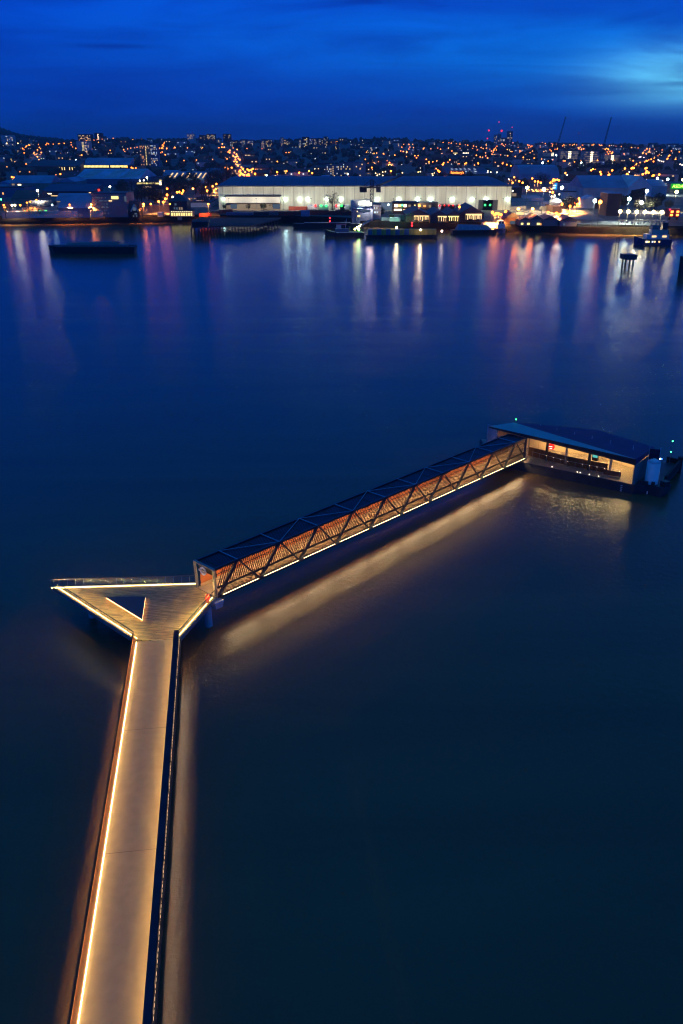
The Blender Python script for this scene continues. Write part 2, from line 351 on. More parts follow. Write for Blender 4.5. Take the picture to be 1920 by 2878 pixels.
for sgn in (-1, 1):
    # lining panel, cap and outside posts
    par = MB()
    par.hexa([wp(0, sgn * 2.0, 3.14), wp(WL, sgn * 2.0, 3.14), wp(WL, sgn * 2.06, 3.14), wp(0, sgn * 2.06, 3.14), wp(0, sgn * 2.0, 3.98), wp(WL, sgn * 2.0, 3.98), wp(WL, sgn * 2.06, 3.98), wp(0, sgn * 2.06, 3.98)] if sgn > 0 else
             [wp(0, -2.06, 3.03), wp(WL, -2.06, 3.03), wp(WL, -2.0, 3.03), wp(0, -2.0, 3.03), wp(0, -2.3, 3.98), wp(WL, -2.3, 3.98), wp(WL, -2.24, 3.98), wp(0, -2.24, 3.98)])
    po = par.build('parapet', M_inner, walk)
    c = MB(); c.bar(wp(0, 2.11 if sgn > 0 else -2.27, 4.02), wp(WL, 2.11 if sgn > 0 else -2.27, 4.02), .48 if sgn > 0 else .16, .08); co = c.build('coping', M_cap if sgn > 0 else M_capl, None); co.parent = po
    o_ = MB(); t = .0
    o_.bar(wp(0, sgn * 2.32, 3.64), wp(WL, sgn * 2.32, 3.64), .05, .06)
    while t < WL:
        o_.bar(wp(t, sgn * 2.32, 3.0), wp(t, sgn * 2.32, 3.98), .07, .07)
        o_.bar(wp(t, sgn * 2.12, 3.55), wp(t, sgn * 2.34, 3.55), .05, .05)
        o_.bar(wp(t, sgn * 2.3, 3.05), wp(t + 1.75, sgn * 2.3, 3.62), .035, .035); t += 1.75
    oo = o_.build('outer_rail', M_lining_out, None); oo.parent = po
    s = MB(); s.strip(wp(.2, sgn * 1.96, 3.06), wp(WL, sgn * 1.96, 3.06), .05 if sgn < 0 else .035, .05, 1.5); s.build('led_strip', M_led_l if sgn < 0 else M_led, walk)
    if sgn < 0: s = None
    # added unseen tape under the coping lip, shining down on the deck
    s = MB(); n_ = 40; lp = (1.90, 1.96) if sgn > 0 else (2.2, 2.232)
    for i in range(n_):
        t0, t1 = .3 + (WL - .3) * i / n_, .3 + (WL - .3) * (i + 1) / n_
        s.face([wp(t0, sgn * lp[0], 3.972), wp(t1, sgn * lp[0], 3.972), wp(t1, sgn * lp[1], 3.965), wp(t0, sgn * lp[1], 3.965)])
    if n_: s.build('added_coping_light', M_tape if sgn > 0 else M_tape_l, walk)
    # added fins and hidden strips below the deck edge light a band of water
    t = .3; k_ = 0
    fin = MB(); fin.hexa([wp(0, sgn * 2.5, 2.73), wp(WL, sgn * 2.5, 2.73), wp(WL, sgn * 2.53, 2.73), wp(0, sgn * 2.53, 2.73), wp(0, sgn * 2.5, 2.96), wp(WL, sgn * 2.5, 2.96), wp(WL, sgn * 2.53, 2.96), wp(0, sgn * 2.53, 2.96)])
    fin.hexa([wp(0, sgn * 2.36, 2.93), wp(WL, sgn * 2.36, 2.93), wp(WL, sgn * 2.53, 2.93), wp(0, sgn * 2.53, 2.93), wp(0, sgn * 2.36, 2.99), wp(WL, sgn * 2.36, 2.99), wp(WL, sgn * 2.53, 2.99), wp(0, sgn * 2.53, 2.99)])
    fin.hexa([wp(0, sgn * 2.44, 2.3), wp(WL, sgn * 2.44, 2.3), wp(WL, sgn * 2.46, 2.3), wp(0, sgn * 2.46, 2.3), wp(0, sgn * 2.38, 2.92), wp(WL, sgn * 2.38, 2.92), wp(WL, sgn * 2.40, 2.92), wp(0, sgn * 2.40, 2.92)])
    fin.build('light_baffle', M_steel, walk)
    while t < WL:
        s = MB(); s.face([wp(t, sgn * 2.425, 2.84), wp(t + 1.6, sgn * 2.425, 2.84), wp(t + 1.6, sgn * 2.47, 2.84), wp(t, sgn * 2.47, 2.84)]); s.build('added_channel_light', M_chan if sgn > 0 else M_chan_l, walk)
        if sgn > 0:
            s = MB(); s.bar(wp(t, 2.362, 3.12), wp(t + 1.5, 2.362, 3.12), .02, .035); s.build('outer_light_strip', M_led_out, walk)
        t += 1.75
b = MB()
for r in (-1.6, 1.6): b.bar(wp(0, r, 2.2), wp(WL, r, 2.2), .35, .5)
b.build('girder', M_steel, walk)
for t in (3, 22, 41):
    b = MB(); b.tube(wp(t, 0, -3), wp(t, 0, 2.2), .55, n=14); b.bar(wp(t, -2, 2.1), wp(t, 2, 2.1), .6, .3); b.build('pile', M_grey, walk)
# ---- triangular platform
A0 = Vector((-33.03, 86.27, 0)); B0 = Vector((-16.62, 87.3, 0)); C0 = Vector((-14.1, 84.19, 0)); D0 = Vector((-16.75, 75.15, 0)); E0 = Vector((-21.25, 75.15, 0))
plat = thing('triangular_platform', 'triangular timber pier platform edged with warm light and glass', 'platform', (-21, 81, 0))
poly = [A0, E0, D0, C0, B0]
b = MB(); b.prism([(p.x, p.y) for p in poly], 2.86, 3.0); b.build('deck', planks('pier_planks', math.radians(13)), plat)
b = MB()
def inset(ps, k):
    c = sum((p for p in ps), Vector()) / len(ps); return [p + (c - p).normalized() * k for p in ps]
b.prism([(p.x, p.y) for p in inset(poly, 1.2)], 2.3, 2.86); b.build('substructure', M_steel, plat)
b = MB()
for p, q in ((A0, E0), (D0, C0), (B0, A0)): 
    d = (q - p).normalized(); n = Vector((d.y, -d.x, 0)) * .04
    b.bar((p.x + n.x, p.y + n.y, 2.87), (q.x + n.x, q.y + n.y, 2.87), .08, .5)
b.build('fascia', M_grey, plat)
def balustrade(p, q, lean, npan, led_in, tilt, h=1.0):
    d = (q - p).normalized(); n = Vector((d.y, -d.x, 0))            # n points outwards
    base = p - n * .12, q - n * .12; top = p + n * lean, q + n * lean
    g = MB(); g.face([(base[0].x, base[0].y, 3.02), (base[1].x, base[1].y, 3.02), (top[1].x, top[1].y, 3 + h), (top[0].x, top[0].y, 3 + h)])
    go = g.build('glass_balustrade', M_glass, plat)
    def sp(par, nm, mb, m):
        o = mb.build(nm, m, None); o.parent = par
    r = MB(); r.bar((top[0].x, top[0].y, 3 + h), (top[1].x, top[1].y, 3 + h), .07, .06); sp(go, 'handrail', r, mat('handrail_dark', (.06, .06, .065), .6))
    for i in range(npan + 1):
        u = i / npan; a = base[0].lerp(base[1], u); c = top[0].lerp(top[1], u); r = MB(); r.bar((a.x, a.y, 3.0), (c.x, c.y, 3 + h), .025, .025); sp(go, 'glass_joint', r, M_grey)
    s = MB(); a = p - n * led_in; c = q - n * led_in
    s.strip((a.x, a.y, 3.04), (c.x, c.y, 3.04), .035, .04, 1.0); s.build('led_strip', M_ledp, plat)
    if not tilt: return
    s = MB(); m_ = max(2, int((q - p).length)); A = (-.01, -.032) if not tilt else (-.038, .0); B = (-.05, -.032) if not tilt else (-.02, -.034)
    for i in range(m_):
        a = top[0].lerp(top[1], i / m_); c = top[0].lerp(top[1], (i + 1) / m_); x, y = n * A[0], n * B[0]
        s.face([(a.x + x.x, a.y + x.y, 3 + h + A[1]), (c.x + x.x, c.y + x.y, 3 + h + A[1]), (c.x + y.x, c.y + y.y, 3 + h + B[1]), (a.x + y.x, a.y + y.y, 3 + h + B[1])])
    o = s.build('rail_light', M_railp, None); o.parent = go  # added tape, hidden behind the handrail, that lights the deck
M_ledp = em('led_strip_platform', (1, .72, .26), 15); M_railp = em('added_rail_tape', (1, .66, .18), 950)
balustrade(A0 + Vector((.15, -.05, 0)), E0, .02, 13, .3, True)
balustrade(D0, C0 - (C0 - D0).normalized() * .3, .02, 9, .3, True)
balustrade(B0, A0 - Vector((.2, 0, 0)), .15, 18, .12, False)
b = MB(); b.tube((-14.9, 82.9, -3), (-14.9, 82.9, 2.3), .42, n=14); b.build('pile', M_pale, plat)
b = MB(); b.tube((-28.5, 84.9, -3), (-28.5, 84.9, 2.3), .42, n=14); b.build('pile', M_pale, plat)
# bearing box slung below the end of the gangway
x0, y0, z0 = P(612, 1697, 2.2)
bb = MB(); tp = []; bt = []
for sx, sy in ((-1, -1), (1, -1), (1, 1), (-1, 1)): 
    v = Vector((sx * .62, sy * .4, 0)); v.rotate(Matrix.Rotation(.75, 3, 'Z')); tp.append((x0 + v.x, y0 + v.y, 2.62)); bt.append((x0 + v.x * .72, y0 + v.y * .72, 1.75))
bb.hexa(bt + tp); bb.build('bearing_box', M_pale, plat)
# ---- low triangular bench
zb = 3.36; bp = [P(298, 1677.5, zb), P(400, 1740, zb), P(409, 1676, zb)]
bench = thing('triangular_bench', 'low dark triangular bench lit from beneath in the middle of the platform', 'bench', (bp[0][0] + 3, bp[0][1] - 1, 3))
b = MB(); b.prism([(p[0], p[1]) for p in bp], zb - .08, zb); b.build('seat', striped('bench_slats', (.018, .026, .05), (.008, .008, .012), .16, .012, 'Y', .3, ang=.2), bench)
ct = Vector(((bp[0][0] + bp[1][0] + bp[2][0]) / 3, (bp[0][1] + bp[1][1] + bp[2][1]) / 3, 0))
ins = [Vector((p[0], p[1], 0)).lerp(ct, .05) for p in bp]
b = MB(); b.prism([(p.x, p.y) for p in ins], 3.003, zb - .08); b.build('base', mat('bench_base', (.4, .24, .11), .6), bench)
ins = [Vector((p[0], p[1], 0)).lerp(ct, .015) for p in bp]
for i, j in ((0, 1), (1, 2)):
    s = MB(); s.strip((ins[i].x, ins[i].y, 3.2), (ins[j].x, ins[j].y, 3.2), .03, .03, .8); s.build('led_strip', em('led_strip_bench', (1, .5, .18), 13), bench)
# ---- lifebuoy housing
lx, ly, lz = P(585, 1695, 3)
lb = thing('lifebuoy_station', 'red lifebuoy housing on a short post at the corner of the triangular platform', 'lifebuoy', (lx, ly, 3))
b = MB(); b.tube((lx, ly, 3), (lx, ly, 3.75), .05); b.build('post', M_grey, lb)
dirc = Vector((C0.x - D0.x, C0.y - D0.y, 0)).normalized(); nrm = Vector((-dirc.y, dirc.x, 0))
b = MB(); k = 20; R1, R2 = .4, .2
for i in range(k):
    a0, a1 = 2 * math.pi * i / k, 2 * math.pi * (i + 1) / k
    def pt(a, R, o): return (lx + dirc.x * math.cos(a) * R + nrm.x * o, ly + dirc.y * math.cos(a) * R + nrm.y * o, 3.62 + math.sin(a) * R * 1.1)
    b.hexa([pt(a0, R2, -.1), pt(a0, R1, -.1), pt(a1, R1, -.1), pt(a1, R2, -.1), pt(a0, R2, .1), pt(a0, R1, .1), pt(a1, R1, .1), pt(a1, R2, .1)])
b.build('lifebuoy', mat('lifebuoy_red', (.75, .03, .02), .4), lb)
b = MB(); b.tube((lx + nrm.x * -.04, ly + nrm.y * -.04, 3.62), (lx + nrm.x * .03, ly + nrm.y * .03, 3.62), .36, n=18); b.box(lx, ly, 3.16, .34, .16, .3, math.atan2(dirc.y, dirc.x)); b.build('housing', mat('housing_red', (.5, .03, .025), .5), lb)
# ================================================================== GANGWAY
GA = Vector((-14.0, 84.25, 0)); GB = Vector(P(1475, 1287, 2.0)); GB.z = 0
GL = (GB - GA).length; gd = (GB - GA) / GL; gn = Vector((-gd.y, gd.x, 0)); GW = 3.25; GH = 3.4
def gz(t): return 3.0 - 1.0 * t / GL
def gp(t, s, h): v = GA + gd * t + gn * s; return (v.x, v.y, gz(t) + h)
gang = thing('covered_gangway', 'long covered footbridge of steel trusses and slanting slats sloping to the pontoon', 'gangway', (GA.x, GA.y, 0))
M_frame = mat('gangway_frame', (.05, .055, .075), .4, .5)
M_portal = mat('portal_steel', (.32, .3, .27), .4, .6)
NB = 10; BAY = GL / NB
b = MB(); b.bar(gp(0, 0.06, GH), gp(GL, 0.06, GH), .22, .26); b.bar(gp(0, GW, GH), gp(GL, GW, GH), .22, .26); b.build('top_chord', M_frame, gang)
b = MB(); b.bar(gp(.3, .05, -.04), gp(GL, .05, -.04), .26, .3); b.bar(gp(.3, GW, -.04), gp(GL, GW, -.04), .26, .3); b.build('bottom_chord', M_frame, gang)
for i in range(NB):
    for sd, s_ in ((0, -.04), (1, GW + .04)):
        b = MB(); b.bar(gp(i * BAY + (.25 if i == 0 else .1), s_, 0), gp((i + .5) * BAY - .12, s_, GH), .16, .42); b.build('thick_diagonal', M_frame, gang)
        b = MB(); b.bar(gp((i + .5) * BAY + .1, s_, GH), gp((i + 1) * BAY - .15, s_, 0), .1, .2); b.build('thin_diagonal', M_frame, gang)
# floor, ceiling, roof
b = MB(); b.hexa([gp(0.1, .16, -.12), gp(GL, .16, -.12), gp(GL, GW - .1, -.12), gp(.1, GW - .1, -.12), gp(.1, .16, .02), gp(GL, .16, .02), gp(GL, GW - .1, .02), gp(.1, GW - .1, .02)])
b.build('floor', mat('gangway_floor', (.3, .25, .2), .7), gang)
b = MB(); b.hexa([gp(.1, .16, GH - .22), gp(GL, .16, GH - .22), gp(GL, GW - .1, GH - .22), gp(.1, GW - .1, GH - .22), gp(.1, .16, GH - .17), gp(GL, .16, GH - .17), gp(GL, GW - .1, GH - .17), gp(.1, GW - .1, GH - .17)])
b.build('ceiling', mat('gangway_ceiling', (.42, .12, .045), .5), gang)
b = MB(); n_ = 11
for i in range(n_):
    s0 = .2 + (GW - .35) * i / n_
    b.hexa([gp(.15, s0, GH - .1), gp(GL - .1, s0, GH - .1), gp(GL - .1, s0 + .17, GH - .1), gp(.15, s0 + .17, GH - .1), gp(.15, s0, GH - .02), gp(GL - .1, s0, GH - .02), gp(GL - .1, s0 + .17, GH - .02), gp(.15, s0 + .17, GH - .02)])
b.build('roof_slats', mat('roof_slat', (.04, .045, .07), .35, .6), gang)
b = MB()
for i in range(NB):
    b.bar(gp((i + .5) * BAY, 0, GH + .1), gp((i + .5) * BAY, GW, GH + .1), .1, .1)
    a, c = (gp((i + .5) * BAY, 0, GH + .1), gp((i - .5) * BAY, GW, GH + .1)) if i % 2 else (gp((i - .5) * BAY, 0, GH + .1), gp((i + .5) * BAY, GW, GH + .1))
    if i > 0: b.bar(a, c, .07, .07)
b.build('roof_bracing', mat('bracing_steel', (.4, .45, .52), .4, .4), gang)
for i in range(NB * 2):
    if i % 2 == 0:
        b = MB(); b.bar(gp((i + .1) * BAY / 2 + .4, .2, GH - .07), gp((i + .1) * BAY / 2 + .4, GW - .15, GH - .07), .28, .12); b.build('roof_purlin', M_black, gang)
# slats: slanting forward, wide spaced above the rail and close set below
for sd, s_ in ((0, .1), (1, GW - .08)):
    sl = MB(); t = .3
    while t < GL - .9:
        sl.bar(gp(t, s_, 1.05), gp(t + .95, s_, GH - .1), .06, .085); t += .34
    t = .25
    while t < GL - .4:
        sl.bar(gp(t, s_, .12), gp(t + .36, s_, .98), .04, .06); t += .2
    sl.build('slatted_screen', mat('screen_slat', (.05, .025, .016), .5), gang)
    r = MB(); r.bar(gp(.2, s_ + (-.06 if sd == 0 else .06), 1.02), gp(GL, s_ + (-.06 if sd == 0 else .06), 1.02), .12, .22); r.bar(gp(.2, s_, GH - .75), gp(GL, s_, GH - .75), .05, .06); r.build('side_rail', M_black, gang)
# far side: solid lower panel and warm red upper band seen through the slats
b = MB(); b.hexa([gp(.2, GW - .2, .05), gp(GL, GW - .2, .05), gp(GL, GW - .16, .05), gp(.2, GW - .16, .05), gp(.2, GW - .2, .42), gp(GL, GW - .2, .42), gp(GL, GW - .16, .42), gp(.2, GW - .16, .42)]); b.build('lining_panel', mat('lining_pale', (.45, .36, .24), .6), gang)
b = MB(); b.hexa([gp(.2, GW - .2, .44), gp(GL - 5, GW - .2, .44), gp(GL - 5, GW - .16, .44), gp(.2, GW - .16, .44), gp(.2, GW - .2, 3.1), gp(GL - 5, GW - .2, 3.1), gp(GL - 5, GW - .16, 3.1), gp(.2, GW - .16, 3.1)]); b.build('upper_lining', mat('lining_red', (.44, .14, .05), .6), gang)
M_gin = em('gangway_light', (1, .58, .22), 128)
for s_ in (.75, GW - .9):
    s = MB(); n_ = 36
    for i in range(n_):
        t0, t1 = .5 + (GL - 1) * i / n_, .5 + (GL - 1) * (i + 1) / n_
        s.face([gp(t0, s_, GH - .225), gp(t1, s_, GH - .225), gp(t1, s_ + .06, GH - .225), gp(t0, s_ + .06, GH - .225)])
    s.build('ceiling_light', M_gin, gang)
M_gled = em_dash('led_strip_gangway', (1, .74, .36), 6, .5, .12); M_gch = em('added_channel_light_gangway', (1, .61, .29), 95)
b = MB(); b.hexa([gp(.3, -.34, -.19), gp(GL, -.34, -.19), gp(GL, -.32, -.19), gp(.3, -.32, -.19), gp(.3, -.34, .07), gp(GL, -.34, .07), gp(GL, -.32, .07), gp(.3, -.32, .07)])
b.hexa([gp(.3, -.32, .03), gp(GL, -.32, .03), gp(GL, -.08, .03), gp(.3, -.08, .03), gp(.3, -.32, .07), gp(GL, -.32, .07), gp(GL, -.08, .07), gp(.3, -.08, .07)])
b.hexa([gp(.3, -.21, -.23), gp(GL, -.21, -.23), gp(GL, -.08, -.23), gp(.3, -.08, -.23), gp(.3, -.21, -.20), gp(GL, -.21, -.20), gp(GL, -.08, -.20), gp(.3, -.08, -.20)])
b.build('light_baffle', M_frame, gang)  # added fin, cover and ledge that shape the light band on the water
for i in range(NB):
    t0, t1 = i * BAY + (.7 if i == 0 else .45), (i + 1) * BAY - .45
    s = MB(); s.bar(gp(t0, -.30, .1), gp(t1, -.30, .1), .06, .05); s.build('led_strip', M_gled, gang)
    s = MB(); n_ = 4
    for k_ in range(n_):
        a_, c_ = t0 + (t1 - t0) * k_ / n_, t0 + (t1 - t0) * (k_ + 1) / n_
        s.face([gp(a_, -.11, .0), gp(c_, -.11, .0), gp(c_, -.11, -.16), gp(a_, -.11, -.16)])
    s.build('added_channel_light', M_gch, gang)  # added hidden strip that lights the water beside the gangway
# portal
for t0, nm in ((0, 'portal'), (GL - .15, 'end_frame')):
    b = MB()
    for s_ in (-.02, GW + .02): b.bar(gp(t0 - .1, s_, -.1), gp(t0 - .28 if t0 == 0 else t0, s_, GH + .12), .34, .2)
    b.bar(gp(t0 - (.26 if t0 == 0 else .1), -.1, GH + .04), gp(t0 - (.26 if t0 == 0 else .1), GW + .1, GH + .04), .34, .2)
    b.bar(gp(t0 - .1, -.1, .0), gp(t0 - .1, GW + .1, .0), .34, .12)
    b.build(nm, M_portal if t0 == 0 else M_frame, gang)
b = MB(); b.hexa([gp(.22, .1, 2.25), gp(.26, .1, 2.25), gp(.26, GW - .1, 2.25), gp(.22, GW - .1, 2.25), gp(.1, .1, GH - .05), gp(.14, .1, GH - .05), gp(.14, GW - .1, GH - .05), gp(.1, GW - .1, GH - .05)])
b.build('header_panel', mat('header_bronze', (.1, .085, .065), .45, .5), gang)
# roundel on the portal
rc = Vector(gp(-.34, 1.75, 2.72)); sx_ = gn; 
rd = thing('roundel_sign', 'pale ring crossed by a bar on the end portal of the gangway', 'sign', tuple(rc))
b = MB(); k = 28
def rpnt(a, R, o): v = rc + gn * math.cos(a) * R + gd * o + Vector((0, 0, math.sin(a) * R)); return tuple(v)
for i in range(k):
    a0, a1 = 2 * math.pi * i / k, 2 * math.pi * (i + 1) / k
    b.hexa([rpnt(a0, .3, -.05), rpnt(a0, .52, -.05), rpnt(a1, .52, -.05), rpnt(a1, .3, -.05), rpnt(a0, .3, .05), rpnt(a0, .52, .05), rpnt(a1, .52, .05), rpnt(a1, .3, .05)])
b.build('ring', mat('roundel_white', (.8, .82, .85), .4), rd)
b = MB(); b.bar(tuple(rc - gn * .68 - gd * .07), tuple(rc + gn * .68 - gd * .07), .1, .2); b.build('bar', mat('roundel_bar', (.75, .62, .42), .4), rd)
spot(rd, tuple(rc - gd * 2.2 + Vector((0, 0, -1.2))), tuple(rc), 12, (1, .9, .8), 60, .1)
# ================================================================== PONTOON
ZD = 1.6
hull = [(24.5, 135.2), (45.0, 121.6), (47.0, 121.9), (48.9, 120.2), (50.6, 121.9), (50.3, 123.6), (55.2, 130.8), (54.0, 132.0), (49.5, 129.5), (43.8, 138.0), (31, 142.8), (24.5, 143.8)]
pon = thing('mooring_pontoon', 'dark floating pontoon hull carrying the pier shelter', 'pontoon', (38, 132, 0))
hc = Vector((38, 132, 0))
b = MB(); b.prism([(p[0] + (hc.x - p[0]) * .02, p[1] + (hc.y - p[1]) * .02) for p in hull], -1.5, .5); b.prism(hull, .5, ZD - .01); b.build('hull', mat('hull_paint', (.035, .045, .06), .5, .2), pon)
dk = MB(); dk.prism([(p[0] + (hc.x - p[0]) * .015, p[1] + (hc.y - p[1]) * .015) for p in hull[:2] + [(47.6, 125.4), (48.6, 127.6)] + hull[9:]], ZD - .005, ZD + .02)
m, nt, out = _base('pontoon_deck'); N, L = nt.nodes.new, nt.links.new
p = N('ShaderNodeBsdfPrincipled'); L(p.outputs[0], out.inputs[0]); p.inputs['Roughness'].default_value = .5
tc = N('ShaderNodeTexCoord'); vo = N('ShaderNodeTexVoronoi'); vo.inputs['Scale'].default_value = 5; L(tc.outputs['Object'], vo.inputs['Vector'])
r_ = N('ShaderNodeValToRGB'); L(vo.outputs['Distance'], r_.inputs[0]); r_.color_ramp.elements[0].position = .25; r_.color_ramp.elements[0].color = (.5, .42, .32, 1); r_.color_ramp.elements[1].position = .4; r_.color_ramp.elements[1].color = (.22, .18, .14, 1)
L(r_.outputs[0], p.inputs['Base Color']); dk.build('deck', m, pon)
b = MB(); b.bar((50.2, 123.4, 1.7), (55.2, 130.9, 1.7), .35, 1.3); b.bar((55.2, 130.9, 1.7), (53.6, 132.4, 1.7), .35, 1.3); b.tube((55.3, 131.2, -.2), (55.3, 131.2, 2.7), .4, n=12); b.build('bulwark', M_black, pon)
for u in (.2, .45, .62, .64, .70, .76):
    v = Vector(hull[0]).lerp(Vector(hull[1]), u); b = MB(); b.ico((v.x + .3, v.y + .35, ZD + .06), .08, sub=1); b.build('deck_light', em('deck_light', (1, .85, .6), 6), pon)
# draught marks
v = Vector(hull[0]).lerp(Vector(hull[1]), .915)
for k_ in range(4):
    b = MB(); b.bar((v.x - .12, v.y - .12, .25 + k_ * .3), (v.x + .12, v.y - .26, .25 + k_ * .3), .03, .14); b.build('draught_mark', M_pale, pon)
# pile in its guide
pile = thing('mooring_pile', 'tall white mooring pile at the right end of the pontoon', 'pile', (47.75, 122.6, 0))
b = MB(); b.tube((47.75, 122.6, -4), (47.75, 122.6, 5.0), 1.0, n=28); b.tube((47.75, 122.6, 5.0), (47.75, 122.6, 5.5), 1.0, .25, n=28); smooth(b.build('shaft', mat('pile_white', (.88, .88, .9), .45, var=.05), pile))
b = MB()
for k_ in range(22):
    a = 2 * math.pi * k_ / 22; b.bar((47.75 + math.cos(a) * .95, 122.6 + math.sin(a) * .95, 5.02), (47.75 + math.cos(a) * .9, 122.6 + math.sin(a) * .9, 5.2), .06, .06)
b.build('cap_spikes', MATS['pile_white'], pile)
for a_ in ((49.4, 121.3, 2.0, 1.0, 1.0, .8, .4), (46.4, 121.95, 1.85, 1.2, .5, .5, -.5), (47.6, 121.35, 1.9, .5, .4, .6, -.5)):
    b = MB(); b.box(*a_); b.build('pile_guide', M_steel, pon)
# ================================================================== SHELTER
sh = thing('waiting_shelter', 'pier waiting shelter with a folded blue roof and warm lit interior', 'shelter', (38, 132, ZD))
r0 = P(1375, 1198, 6.0); r1 = P(1443.6, 1187, 6.3); r2 = P(1680, 1208.5, 5.4); r3 = P(1839.5, 1256.5, 5.4); r4 = P(1788.4, 1290.6, 5.7); r1b = P(1462, 1188, 6.2)
M_roofA = mat('roof_zinc_lit', (.3, .44, .45), .5, .1, scale=.4, var=.1)
M_roofB = mat('roof_zinc_shaded', (.02, .06, .16), .6, 0, scale=.4, var=.1, spec=.1)  # same roof twice: front facet coloured as lit, rear facet as shaded
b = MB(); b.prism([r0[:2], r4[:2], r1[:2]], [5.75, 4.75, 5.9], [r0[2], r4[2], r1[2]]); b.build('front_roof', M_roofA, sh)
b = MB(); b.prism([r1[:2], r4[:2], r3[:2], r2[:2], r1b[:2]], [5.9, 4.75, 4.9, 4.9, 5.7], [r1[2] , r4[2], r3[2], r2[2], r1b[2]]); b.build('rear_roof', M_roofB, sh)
fa = MB(); d_ = Vector((r4[0] - r0[0], r4[1] - r0[1], 0)).normalized(); n_ = Vector((d_.y, -d_.x, 0)) * .04
fa.hexa([(r0[0] + n_.x, r0[1] + n_.y, 5.72), (r4[0] + n_.x, r4[1] + n_.y, 4.72), (r4[0], r4[1], 4.72), (r0[0], r0[1], 5.72), (r0[0] + n_.x, r0[1] + n_.y, 5.97), (r4[0] + n_.x, r4[1] + n_.y, 5.67), (r4[0], r4[1], 5.67), (r0[0], r0[1], 5.97)]); fa.build('fascia', M_steel, sh)
for q in ((1518, 1199), (1565, 1210), (1614, 1220), (1664, 1231), (1716, 1243), (1780, 1258)):
    x, y, z = P(q[0], q[1] + 2, 5.75); b = MB(); b.tube((x, y, 5.5), (x, y, 6.25), .05, .03, n=6); b.build('roof_stud', mat('bright_stud', (.8, .8, .8), .3), sh)
for q in ((1458, 1216), (1479, 1211), (1629, 1250), (1704.5, 1270)):
    x, y, z = P(q[0], q[1], 5.95); b = MB(); b.ico((x, y, 5.98), .09, sub=1); b.build('roof_stud', MATS['bright_stud'], sh)
M_wallout = mat('shelter_cladding', (.22, .25, .26), .5, .2, scale=.5)
M_wallin = striped('shelter_lining', (.62, .5, .34), (.3, .24, .16), 2.4, .02, 'X', .5)
c_ = Vector((44.72, 121.95, 0)); e_ = Vector((48.75, 126.6, 0))
b = MB(); b.bar((c_.x, c_.y, ZD + 1.6), (e_.x, e_.y, ZD + 1.6), .15, 3.2); b.build('end_wall', M_wallout, sh)
bw = [(25.4, 138.6), (29.6, 139.6), (42.4, 135.2), (48.6, 126.8)]
b = MB()
for p_, q_ in zip(bw[1:], bw[2:]): b.bar((p_[0], p_[1], ZD + 1.75), (q_[0], q_[1], ZD + 1.75), .15, 3.5)
b.build('back_wall', M_wallout, sh)
b = MB()
for p_, q_ in zip(bw[1:], bw[2:]):
    b.bar((p_[0] - .1, p_[1] - .14, ZD + 1.65), (q_[0] - .1, q_[1] - .14, ZD + 1.65), .06, 3.2)
b.bar((c_.x - .12, c_.y + .05, ZD + 1.6), (e_.x - .14, e_.y - .1, ZD + 1.6), .05, 3.0)
b.build('wall_lining', M_wallin, sh)
b = MB(); b.bar((24.95, 139.6, ZD + 2), (26.4, 138.4, ZD + 2), .06, 4.0); b.build('end_screen', mat('screen_panel', (.4, .42, .5), .3), sh)
b = MB(); b.bar((26.6, 138.6, ZD + 1.9), (29.6, 139.3, ZD + 1.9), .08, 3.6); b.build('side_panel', mat('side_panel_tan', (.4, .26, .16), .6), sh)
for u in (.40, .535, .69, .83):
    v = Vector((r0[0], r0[1], 0)).lerp(Vector((r4[0], r4[1], 0)), u) + Vector((1.0, 1.5, 0)); b = MB(); b.box(v.x, v.y, ZD + 1.7, .34, .34, 3.4, .7); b.build('column', M_steel if u in (.40, .69) else M_wallin, sh)
for k_ in range(4):
    b = MB(); u0 = .3 + .165 * k_; v0 = Vector((r0[0], r0[1], 0)).lerp(Vector((r4[0], r4[1], 0)), u0) + Vector((3.3, 4.4, 0)); v1 = Vector((r0[0], r0[1], 0)).lerp(Vector((r4[0], r4[1], 0)), u0 + .13) + Vector((3.3, 4.4, 0))
    b.strip((v0.x, v0.y, 4.72), (v1.x, v1.y, 4.65), .2, .05, 1.0); b.build('ceiling_light', em('shelter_light', (1, .6, .22), 108), sh)
# timber fence, handrail and ramp rail in front
fp = [Vector((31.3, 134.9, 0)), Vector((36.6, 130.2, 0)), Vector((42.0, 126.7, 0))]
fen = thing('timber_screen', 'brown slatted timber fence in front of the lit shelter', 'fence', (fp[1].x, fp[1].y, ZD))
b = MB()
for p_, q_ in zip(fp, fp[1:]):
    n_ = int((q_ - p_).length / .22)
    for i in range(n_):
        v = p_.lerp(q_, i / n_); d_ = (q_ - p_).normalized(); b.box(v.x, v.y, ZD + .8, .13, .09, 1.55, math.atan2(d_.y, d_.x) + .5)
b.build('slats', M_wood, fen)
b = MB()
for p_, q_ in zip(fp, fp[1:]): b.bar((p_.x + .12, p_.y + .16, ZD + .78), (q_.x + .12, q_.y + .16, ZD + .78), .05, 1.5)
b.build('backing_board', mat('fence_dark', (.09, .045, .022), .6), fen)
b = MB()
for p_, q_ in zip(fp, fp[1:]): b.bar((p_.x, p_.y, ZD + 1.6), (q_.x, q_.y, ZD + 1.6), .2, .07)
b.build('top_rail', mat('timber_rail', (.45, .28, .13), .5), fen)
hp = [Vector((31.7, 133.9, 0)), Vector((36.5, 129.4, 0)), Vector((43.5, 124.9, 0))]
rl = thing('deck_railing', 'thin steel railing with small lights along the pontoon deck', 'railing', (hp[1].x, hp[1].y, ZD))
b = MB()
